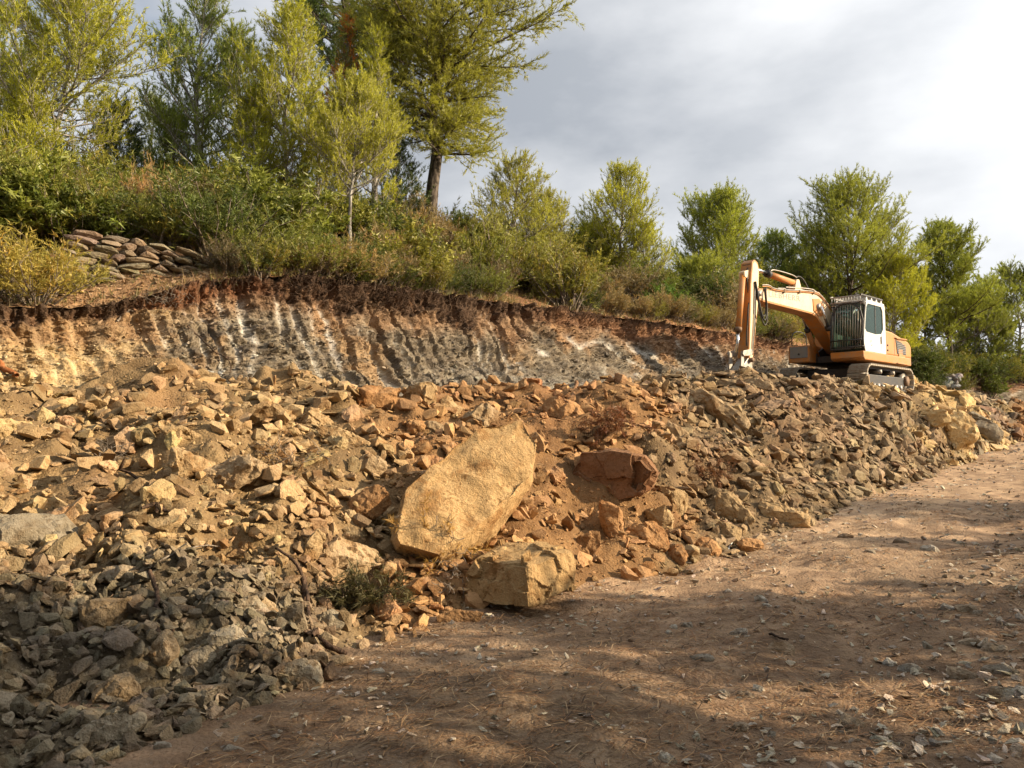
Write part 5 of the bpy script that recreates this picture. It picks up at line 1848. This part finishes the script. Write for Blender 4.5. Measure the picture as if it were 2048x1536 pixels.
    rod('cylinder_head', M_BLACK, c, (5.0, -0.18, 3.508), (5.16, -0.18, 3.515), 0.115, 18)
    prism('cylinder_lug', M_CREAM, boom, [(3.1, 3.20), (3.6, 3.16), (3.45, 3.55), (3.28, 3.56)], -0.30, -0.06, 0.01)
    pipe('hydraulic_pipe', M_STEEL, c, [(3.4, -0.10, 3.62), (3.7, -0.08, 3.66), (4.9, -0.08, 3.66), (5.05, -0.1, 3.60)], 0.018)
    pipe('hose', M_HOSE, boom, [(2.6, -0.1, 3.36), (2.9, -0.1, 3.62), (3.2, -0.12, 3.70), (3.4, -0.12, 3.60)], 0.022)
    # ---- stick
    s0, s1 = -0.36, 0.0
    sprof = [(6.02, 3.70), (6.20, 3.76), (6.34, 3.66), (6.45, 3.0), (6.62, 0.95), (6.58, 0.78), (6.46, 0.76), (6.36, 0.92), (6.04, 2.45), (5.93, 2.70), (5.98, 2.92), (5.94, 3.50)]
    stick = prism('stick', M_YEL, E, sprof, s0, s1, 0.02)
    cs = np.mean(np.array(sprof), 0)
    sin_ = [(6.06, 3.64), (6.20, 3.70), (6.30, 3.62), (6.41, 3.0), (6.58, 0.96), (6.55, 0.83), (6.47, 0.81), (6.40, 0.94), (6.08, 2.46), (5.98, 2.70), (6.02, 2.92), (5.99, 3.48)]
    for yy in (s0 - 0.005, s1 - 0.003):
        prism('sunlit_flank', M_CREAM, stick, sin_, yy, yy + 0.008, 0)  # same added skin, sunlight painted on the stick's sides
    stick['label'] = 'upright dipper stick with the bucket ram on its front'
    rod('stick_pin', M_STEEL, stick, (6.10, s0 - 0.12, 2.76), (6.10, s1 + 0.12, 2.76), 0.09, 18)
    box('rub_plate', M_BROWN, stick, 6.33, 6.352, s0 + 0.05, s1 - 0.05, 3.0, 3.62, 0.004)
    # bucket ram in front of the stick
    c = rod('bucket_cylinder', M_YEL, E, (6.56, -0.18, 3.30), (6.86, -0.18, 1.65), 0.085, 16)
    rod('piston_rod', M_CHROME, c, (6.86, -0.18, 1.65), (6.99, -0.18, 0.98), 0.05, 14)
    rod('cylinder_head', M_BROWN, c, (6.85, -0.18, 1.72), (6.875, -0.18, 1.60), 0.10, 16)
    prism('cylinder_lug', M_CREAM, stick, [(6.36, 3.45), (6.64, 3.36), (6.62, 3.22), (6.40, 3.15)], -0.28, -0.08, 0.008)
    # linkage, coupler and narrow bucket
    for yy in (s0 - 0.07, s1 + 0.03):
        prism('link_plate', M_STEEL, E, [(6.50, 1.02), (6.60, 1.10), (7.03, 1.03), (7.06, 0.93), (6.98, 0.88), (6.58, 0.92)], yy, yy + 0.04, 0.006)
        prism('tipping_link', M_STEEL, E, [(6.94, 0.98), (7.05, 1.02), (7.10, 0.55), (7.02, 0.32), (6.90, 0.34), (6.92, 0.6)], yy + 0.045 * (1 if yy < -0.2 else -1), yy + 0.045 * (1 if yy < -0.2 else -1) + 0.04, 0.006)
    cp = prism('coupler', M_STEEL, E, [(6.40, 0.90), (6.58, 0.88), (7.05, 0.50), (7.12, 0.30), (7.05, 0.16), (6.45, 0.20), (6.38, 0.5)], s0 + 0.02, s1 - 0.02, 0.015)
    rod('coupler_pin', M_BROWN, cp, (6.52, s0 - 0.08, 0.80), (6.52, s1 + 0.08, 0.80), 0.07, 14)
    rod('coupler_pin', M_BROWN, cp, (7.0, s0 - 0.08, 0.36), (7.0, s1 + 0.08, 0.36), 0.06, 14)
    bk = prism('bucket', M_BROWN, E, [(6.42, 0.17), (7.10, 0.14), (7.16, -0.10), (6.95, -0.42), (6.55, -0.50), (6.15, -0.36), (6.0, -0.12), (6.25, -0.05)], -0.46, 0.10, 0.015)
    for k in range(3):
        y = -0.42 + k * 0.22
        prism('tooth', M_STEEL, bk, [(6.05, -0.12), (6.0, -0.22), (5.78, -0.10), (5.80, -0.05)], y, y + 0.08, 0.004)
    # hoses looping from boom to stick and down the stick
    for k, (yy, dz, dx) in enumerate(((0.09, 0.0, 0.0), (0.13, -0.12, 0.03), (0.11, -0.26, -0.03))):
        pipe('hose', M_HOSE, stick, [(5.72, yy - 0.03, 2.97), (5.86, yy + 0.02, 2.90 + dz * 0.3), (5.80 + dx, yy + 0.05, 2.35 + dz), (6.0 + dx, yy + 0.06, 2.02 + dz), (6.18, yy + 0.03, 2.35 + dz), (6.22, yy - 0.06, 2.9), (6.25, yy - 0.08, 3.1)], 0.022)
    for k, yy in enumerate((s1 + 0.025, s1 + 0.03)):
        pipe('hydraulic_pipe', M_STEEL if k else M_BLACK, stick, [(6.20 + 0.07 * k, yy, 2.9), (6.26 + 0.07 * k, yy, 2.0), (6.40 + 0.06 * k, yy, 1.2), (6.46 + 0.05 * k, yy, 0.95)], 0.016)
    pipe('hose', M_HOSE, stick, [(6.45, -0.06, 2.5), (6.58, -0.02, 2.3), (6.62, -0.02, 1.9), (6.66, -0.04, 1.5), (6.62, -0.06, 1.2)], 0.022)
    pipe('hose', M_HOSE, stick, [(6.45, -0.30, 2.5), (6.6, -0.33, 2.2), (6.68, -0.32, 1.8), (6.64, -0.30, 1.3)], 0.022)
    pipe('hose', M_HOSE, stick, [(6.40, -0.12, 3.5), (6.50, -0.10, 3.3), (6.46, -0.08, 2.9), (6.44, -0.08, 2.55)], 0.022)
    return E
EXC = build_excavator()
# ------------------------------------------------------------------ litter on the ground and small things
def strewn(name, P, size, col, rng):
    """many small stones lying on the ground, one mesh"""
    Vs, Fs, Cs, off = [], [], [], 0
    tid = rng.integers(0, len(TMPL), len(P))
    for k in range(len(TMPL)):
        m = tid == k
        c = int(m.sum())
        if not c:
            continue
        TV, TF = TMPL[k]
        yaw = rng.random(c) * 6.28
        zz = np.tile((0, 0, 1.0), (c, 1)) + rng.normal(size=(c, 3)) * 0.25
        zz /= np.linalg.norm(zz, axis=1)[:, None]
        ref = np.stack([np.cos(yaw), np.sin(yaw), np.zeros(c)], 1)
        xx = ref - (ref * zz).sum(1)[:, None] * zz
        xx /= np.linalg.norm(xx, axis=1)[:, None]
        yy = np.cross(zz, xx)
        s = size[m][:, None, None]
        Q = s * (TV[None, :, 0:1] * xx[:, None] + TV[None, :, 1:2] * yy[:, None] + TV[None, :, 2:3] * zz[:, None]) + (P[m] + np.array((0, 0, 1)) * (size[m] * 0.20)[:, None])[:, None]
        Vs.append(Q.reshape(-1, 3))
        Fs.append((TF[None] + (np.arange(c) * len(TV))[:, None, None] + off).reshape(-1, 3))
        off += c * len(TV)
        cc = col * (0.6 + 0.75 * rng.random((c, 1))) * (0.95 + 0.1 * rng.random((c, 3)))
        Cs.append(np.repeat(cc, len(TV), 0))
    return ob(name, mesh_np(name, np.concatenate(Vs), np.concatenate(Fs), False, np.concatenate(Cs)), M_RUBBLE)

def build_litter():
    rng = np.random.default_rng(901)
    # ground points in view: pick by pixel so that the cover is even over the picture, then place in the world
    def ground_pts(n, ymax=30, pw=1.5, xr=1.0):
        Y = 1.8 + (ymax - 1.8) * rng.random(n * 3) ** pw
        X = (rng.random(n * 3) * 2 - 1) * (0.72 * Y + 0.4) * xr
        # keep what lies on the open ground, not under the heap
        j = np.interp((X / Y) * FPX + 1024, S_PX, np.arange(SN)).astype(int)
        toe = RAIL[0][np.clip(j, 0, SN - 1), 1]
        m = Y < toe + 0.25
        X, Y = X[m][:n], Y[m][:n]
        Z = np.array([zat(x, y) for x, y in zip(X, Y)])
        return np.stack([X, Y, Z], 1)
    # pine needles and dry twigs, lying flat
    P = ground_pts(42000, 15, 1.8, 1.25)
    n = len(P)
    a = rng.normal(size=n) * 0.9 + 0.25
    d = np.stack([np.cos(a), np.sin(a), rng.normal(size=n) * 0.10], 1)
    nn = fbm(P * 0.9, 3, 17)
    keep = nn + rng.normal(size=n) * 0.35 > -0.15
    P, d = P[keep], d[keep]
    n = len(P)
    dist = np.linalg.norm(P, axis=1)
    ln = (0.05 + 0.10 * rng.random(n)) * (0.8 + 0.05 * dist)
    side = np.stack([-d[:, 1], d[:, 0], np.zeros(n)], 1)
    w = (0.0011 + 0.00042 * dist)[:, None] * (0.6 + 0.8 * rng.random((n, 1)))
    P = P + np.array((0, 0, 0.006)) + np.stack([np.zeros(n), np.zeros(n), 0.012 * rng.random(n)], 1)
    bend = rng.normal(size=(n, 1)) * 0.25
    A, B = P - side * w, P + side * w
    mid = P + d * (ln * 0.5)[:, None] + side * bend * (ln * 0.3)[:, None] + np.array((0, 0, 0.006))
    C, D_ = mid + side * w * 0.9, mid - side * w * 0.9
    tip = P + d * ln[:, None]
    V = np.stack([A, B, C, D_, tip], 1).reshape(-1, 3)
    k = np.arange(n) * 5
    F = np.concatenate([np.stack([k, k + 1, k + 2], 1), np.stack([k, k + 2, k + 3], 1), np.stack([k + 3, k + 2, k + 4], 1)])
    pal = np.array(((0.30, 0.16, 0.08), (0.34, 0.20, 0.10), (0.22, 0.115, 0.06), (0.38, 0.26, 0.15), (0.10, 0.06, 0.04)))
    c = pal[rng.integers(0, 5, n)] * (0.7 + 0.6 * rng.random((n, 1)))
    o = ob('pine_needle_litter', mesh_np('pine_needle_litter', V, F, False, np.repeat(c, 5, 0)), M_DRY, color=(1, 1, 1))
    stuff(o, 'rust-brown fallen pine needles scattered over the dirt track', 'pine needles')
    # pebbles
    P = ground_pts(28000, 30, 1.7, 1.3)
    px = P[:, 0] / P[:, 1] * FPX + 1024
    w = track_w(P[:, 0], P[:, 1])
    dens = 0.30 + 0.70 * smoothstep(0.5, 2.0, w) + 0.4 * np.exp(-((w + 1.6) / 0.8) ** 2)
    P = P[rng.random(len(P)) < dens]
    dist = np.linalg.norm(P, axis=1)
    size = (0.012 + (0.075 + 0.06 * smoothstep(0.5, 2.5, track_w(P[:, 0], P[:, 1]))) * rng.random(len(P)) ** 2.8) * (0.55 + 0.06 * dist)
    o = strewn('pebbles', P, size, np.array((0.49, 0.405, 0.30)), rng)
    stuff(o, 'grey pebbles strewn over the dirt track and its stony verge', 'pebbles')
    # stones and clods on the ledge before the wall and along the lip
    n = 2600
    px = np.where(rng.random(n) < 0.6, rng.uniform(-40, 470, n), rng.uniform(470, 1560, n))
    j = np.interp(px, S_PX, np.arange(SN)).astype(int)
    f = rng.random(n)
    Q = RAIL[5][j] * (1 - f)[:, None] + RAIL[6][j] * f[:, None]
    Q[:, 2] = [zat(x, y) for x, y in Q[:, :2]]
    o = strewn('ledge_stones', Q, (0.02 + 0.10 * rng.random(n) ** 3.5) * (0.5 + 0.04 * Q[:, 1]), np.array((0.36, 0.24, 0.14)), rng)
    stuff(o, 'stones and clods of earth on the ledge at the top of the cut', 'stones')
    # single stones lying on the track
    rows = [(1480, 1268, 44, 22, 'flat grey stone lying alone on the needle-covered track'), (1372, 1252, 26, 18, 'round grey stone beside two smaller ones on the track'),
            (1346, 1256, 18, 14, 'small pale stone next to the round grey stone'), (1338, 1266, 16, 10, 'tiny pale stone in front of the round grey stone'),
            (1405, 1318, 50, 20, 'low grey stone half sunk in the track'), (1562, 1300, 52, 30, 'broad tan stone sunk in the track beside a dark twig'),
            (1455, 1185, 22, 14, 'small grey stone at the sunlit patch of the track'), (1522, 1200, 24, 20, 'pale curved stone on the sunlit patch of the track'),
            (1535, 1212, 20, 12, 'small pale stone touching the curved stone'), (1270, 1380, 24, 16, 'small grey stone on the shaded middle of the track'),
            (1445, 1390, 34, 20, 'grey stone beside a black fragment on the track'), (1490, 1392, 36, 16, 'flat pale stone beside the grey stone on the track'),
            (1515, 1380, 24, 18, 'round pale stone behind the flat pale stone'), (1478, 1460, 34, 28, 'brown stone in the needles on the shaded track'),
            (1700, 1450, 60, 30, 'wide brown stone set in the verge of the track'), (1900, 1220, 40, 22, 'grey slab stone on the stony verge'),
            (1935, 1225, 40, 24, 'brown slab stone beside the grey slab stone on the verge'), (1940, 1290, 44, 22, 'tan stone on the sunny spot of the verge'),
            (1820, 1340, 44, 20, 'grey flat stone on the verge among needles'), (2000, 1345, 60, 24, 'long grey stone at the verge'),
            (1990, 1300, 40, 20, 'dark stone at the verge above the long grey stone'), (1930, 1355, 60, 26, 'brown broad stone beside the long grey stone'),
            (2010, 1390, 50, 26, 'pale stone in the lower verge'), (1780, 1330, 26, 22, 'squarish pale stone on the verge of the track'),
            (1310, 1420, 22, 14, 'tiny stone in the needles of the shaded track'), (1330, 1520, 40, 26, 'whitish stone at the near end of the track'),
            (1860, 1100, 34, 16, 'pale stone among the gravel at the foot of the bank'), (1800, 1085, 30, 16, 'grey stone among the gravel at the foot of the bank'),
            (1740, 1105, 26, 14, 'flat gravel stone on the sunlit track'), (1690, 1075, 30, 14, 'thin gravel stone below the bank'),
            (1000, 1330, 20, 14, 'small brown stone near the rubble edge'), (755, 1345, 26, 16, 'small dark stone beside the squarish pale stone'),
            (690, 1440, 26, 16, 'small stone lying off the toe of the shaded rubble'), (470, 1500, 40, 20, 'grey stone lying before the shaded rubble'),
            (325, 1495, 34, 18, 'little grey stone below the small square stone'), (2020, 1180, 34, 18, 'grey-brown stone at the upper verge')]
    for i, (px, py, w, h, label) in enumerate(rows):
        col = [(0.38, 0.32, 0.245), (0.32, 0.265, 0.195), (0.35, 0.26, 0.17)][i % 3]
        if 'pale' in label or 'whitish' in label:
            col = (0.50, 0.43, 0.33)
        if 'tan' in label or 'brown' in label:
            col = (0.34, 0.25, 0.16)
        place_boulder(px, py, w, h, random.uniform(-8, 8), 0.9, 'lump', col, label, 700 + i, 0.0, cuts=2, name='loose_stone', cat='stone')
build_litter()

def branch(label, pts, r0, r1, mat=None, name='branch', forks=0, seed=0, cat='branch'):
    """pts: (px, py, lift towards the camera in m)"""
    rng = np.random.default_rng(seed)
    P = []
    for px, py, lift in pts:
        p, n, d = hit(px, py)
        P.append(np.array(p - d * lift + n * 0.02))
    P = np.array(P)
    c = P.mean(0)
    P = P - c
    for _ in range(2):
        Q = [P[0]]
        for i in range(len(P) - 1):
            Q += [P[i] * 0.75 + P[i + 1] * 0.25, P[i] * 0.25 + P[i + 1] * 0.75]
        Q.append(P[-1])
        P = np.array(Q)
    P += rng.normal(size=P.shape) * r0 * 0.35
    polys, rads = [P], [np.linspace(r0, r1, len(P))]
    for k in range(forks):
        i = int(rng.integers(len(P) // 3, len(P) - 1))
        d = unit(P[min(i + 1, len(P) - 1)] - P[i]) + rng.normal(size=3) * 0.8
        L = rng.uniform(0.12, 0.35)
        polys.append(np.array([P[i], P[i] + unit(d) * L * 0.5, P[i] + unit(d + rng.normal(size=3) * 0.3) * L]))
        rads.append(np.array([r1 * 1.3, r1, r1 * 0.5]))
    V, F = tubes(polys, rads, 6)
    o = ob(name, mesh_np(name, V, F, True), mat or M_ROOT, None, c)
    return tag(o, label, cat)

def build_branches():
    branch('thick dark branch standing in the shaded rubble', [(300, 1145, .03), (316, 1190, .08), (318, 1230, .10), (312, 1270, .06)], 0.016, 0.012, forks=2, seed=1)
    branch('crooked dark branch curving down to the track edge', [(552, 1100, .1), (590, 1125, .12), (612, 1180, .10), (612, 1240, .10), (640, 1290, .08), (690, 1312, .05)], 0.010, 0.022, forks=4, seed=2)
    branch('long brown root lying across the sunlit rubble', [(175, 938, .04), (225, 936, .06), (275, 960, .05), (310, 1000, .05), (318, 1028, .04)], 0.012, 0.016, forks=3, seed=3, name='root', cat='root')
    branch('thin bare branch lying on the cut face', [(374, 652, .05), (400, 678, .07), (430, 705, .06), (462, 720, .05), (460, 752, .04)], 0.014, 0.007, forks=1, seed=4)
    branch('rusty thick root poking out of the cut', [(-10, 715, .06), (12, 738, .08), (38, 752, .05)], 0.05, 0.03, mat=mat_bark('red_root', (0.22, 0.08, 0.03), (0.42, 0.17, 0.07)), seed=5, name='root', cat='root')
    branch('short upright root stump on the orange boulder', [(1152, 764, .15), (1146, 790, .25), (1138, 818, .28)], 0.045, 0.03, forks=3, seed=6, mat=mat_bark('stump_bark', (0.12, 0.06, 0.03), (0.30, 0.17, 0.09)), name='root_stump', cat='root')
    branch('thin white curved stick at the edge of the track', [(1466, 1084, .04), (1458, 1092, .06), (1454, 1108, .03)], 0.012, 0.009, mat=mat_bark('white_stick', (0.5, 0.48, 0.45), (0.72, 0.70, 0.66)), seed=7, name='stick')
    branch('short black stick lying on the track', [(1540, 1272, .01), (1556, 1280, .015), (1574, 1284, .01)], 0.011, 0.008, seed=8, name='stick')
    branch('grey dead branch caught under the lip of the cut', [(232, 640, .06), (256, 622, .08), (262, 618, .06)], 0.016, 0.010, forks=3, seed=9, mat=M_TWIG)
    branch('pale thin stick in the rubble above the shaded foot', [(300, 1140, .02), (340, 1110, .05), (400, 1092, .06), (436, 1094, .04)], 0.007, 0.005, seed=10, mat=M_TWIG, name='stick')
build_branches()

def tangle(label, px, py, w, h, n, seed, mat=None, col=None, leaf=0.0, name='dry_brush', lift=0.15):
    """heap of dry twigs with some dead needles"""
    rng = np.random.default_rng(seed)
    p, nrm, d = hit(px, py)
    dist = (p - CAM).length
    W, H = w / FPX * dist, h / FPX * dist
    right = Vector((1, 0, 0))
    up = Vector((0, 0, 1))
    root = thing(name, label, 'dry brush', p)
    polys, rads = [], []
    TP, TD, TL = [], [], []
    for i in range(n):
        q = np.array(right * float(rng.normal() * W * 0.25) + up * float(abs(rng.normal()) * H * 0.3) - d * float(lift * rng.random() + 0.02))
        dd = unit(rng.normal(size=3) * np.array((1, 0.7, 0.7)))
        L = (0.2 + 0.5 * rng.random()) * W * 0.55
        pts = [q]
        for j in range(5):
            dd = unit(dd + rng.normal(size=3) * 0.35)
            pts.append(pts[-1] + dd * L / 5)
        polys.append(np.array(pts))
        rads.append(np.linspace(0.005, 0.002, 6))
        if rng.random() < leaf:
            for j in range(10):
                TP.append(pts[rng.integers(1, 6)] + rng.normal(size=3) * 0.015)
                TD.append(unit(dd + rng.normal(size=3) * 0.5 - np.array((0, 0, 0.3))))
                TL.append(0.09 * (0.7 + 0.6 * rng.random()))
    V, F = tubes(polys, rads, 3)
    ob('twigs', mesh_np('twigs', V, F, True), mat or M_TWIG, root)
    if TP:
        V, F, t = blades(np.array(TP), np.array(TD), np.array(TL), np.ones((len(TP), 3)), rng, k=7, w=0.007, lenf=0.8)
        ob('needles', mesh_np('needles', V, F, False, t), M_DRY, root, color=col)
    return root

def build_tangles():
    tangle('tangle of pale roots and twigs with yellow dry needles before the leaning slab', 860, 1120, 150, 110, 60, 21, col=(0.45, 0.26, 0.07), leaf=0.5, lift=0.3)
    tangle('dark olive uprooted brush at the track edge beside the crooked branch', 725, 1210, 140, 80, 90, 22, col=(0.10, 0.085, 0.035), leaf=0.6, mat=M_ROOT)
    tangle('grey bare roots hanging beside the squared boulder', 900, 1180, 70, 120, 40, 23, lift=0.2)
    tangle('brown clump of roots and soil on the bank above the row of stones', 1410, 960, 90, 60, 60, 24, col=(0.22, 0.10, 0.05), leaf=0.6, mat=M_ROOT)
    tangle('reddish root clump on the crest beside the stump boulder', 1215, 862, 100, 70, 70, 25, col=(0.24, 0.10, 0.05), leaf=0.6, mat=M_ROOT)
    tangle('grey twigs caught in the rubble by the long brown root', 215, 925, 110, 60, 40, 26)
    tangle('dry twigs and needles in the middle of the sunlit rubble', 560, 930, 150, 70, 50, 27, col=(0.35, 0.2, 0.09), leaf=0.3)
    tangle('dry roots hanging under the end of the stone wall', 330, 610, 90, 60, 70, 28, mat=M_TWIG, lift=0.25)
    tangle('dark roots hanging from the lip of the cut below the scrub', 590, 580, 160, 50, 120, 29, mat=M_ROOT, lift=0.25)
    tangle('fine black roots hanging from the earth lip below the broom', 760, 600, 200, 40, 120, 30, mat=M_ROOT, lift=0.25)
build_tangles()

# hanging root fringe and dry grass along the lip
def build_fringe():
    rng = np.random.default_rng(66)
    polys, rads = [], []
    for i in range(1100):
        px = rng.uniform(-40, 1600)
        if px < 420 and rng.random() < 0.7:
            continue
        if vnoise(np.array([[px / 40.0, 0, 0]]), 3)[0] + rng.normal() * 0.25 < 0:
            continue
        p = rail_at(5, px) + np.array((rng.normal() * 0.03, -0.08 * rng.random(), 0.03))
        L = 0.06 + 0.45 * rng.random() ** 2 * (1 if px > 300 else 0.7)
        d = unit(np.array((rng.normal() * 0.35 + 0.15, -0.45 + rng.normal() * 0.2, -0.8)))
        pts = [p]
        for j in range(3):
            d = unit(d + np.array((0, 0, -0.25)) + rng.normal(size=3) * 0.25)
            pts.append(pts[-1] + d * L / 3)
        polys.append(np.array(pts))
        rads.append(np.array([0.008, 0.006, 0.004, 0.002]) * rng.uniform(0.4, 1.0))
    V, F = tubes(polys, rads, 3)
    o = ob('root_fringe', mesh_np('root_fringe', V, F, True), M_ROOT)
    stuff(o, 'fringe of fine dark roots hanging from the lip of the cut', 'roots')
    # dry grass and litter on the hillside
    n = 9000
    px = rng.uniform(-60, 2060, n)
    j = np.interp(px, S_PX, np.arange(SN)).astype(int)
    f = rng.random(n) ** 1.3
    P = RAIL[5][j] * (1 - f)[:, None] + RAIL[7][j] * f[:, None]
    g = rng.random(n) < 0.6
    P[g] = (RAIL[7][j] * (1 - f)[:, None] + RAIL[8][j] * f[:, None])[g]
    keep = ~((px < 430) & ~g & (rng.random(n) < 0.75))
    P = P[keep]
    n = len(P)
    P[:, 2] = np.array([zat(x, y) for x, y in P[:, :2]])
    D = np.stack([rng.normal(size=n) * 0.4, rng.normal(size=n) * 0.4, np.ones(n)], 1)
    D /= np.linalg.norm(D, axis=1)[:, None]
    L = rng.uniform(0.08, 0.28, n)
    pal = np.array(((0.34, 0.24, 0.11), (0.22, 0.19, 0.07), (0.28, 0.16, 0.08), (0.16, 0.15, 0.05)))
    V, F, t = blades(P, D, L, pal[rng.integers(0, 4, n)], rng, k=5, w=0.010, along=0.1, lenf=0.9, spread=0.45)
    o = ob('dry_grass', mesh_np('dry_grass', V, F, False, t), M_DRY, color=(1, 1, 1))
    stuff(o, 'dry grass and herbs covering the hillside between the shrubs', 'grass')
build_fringe()
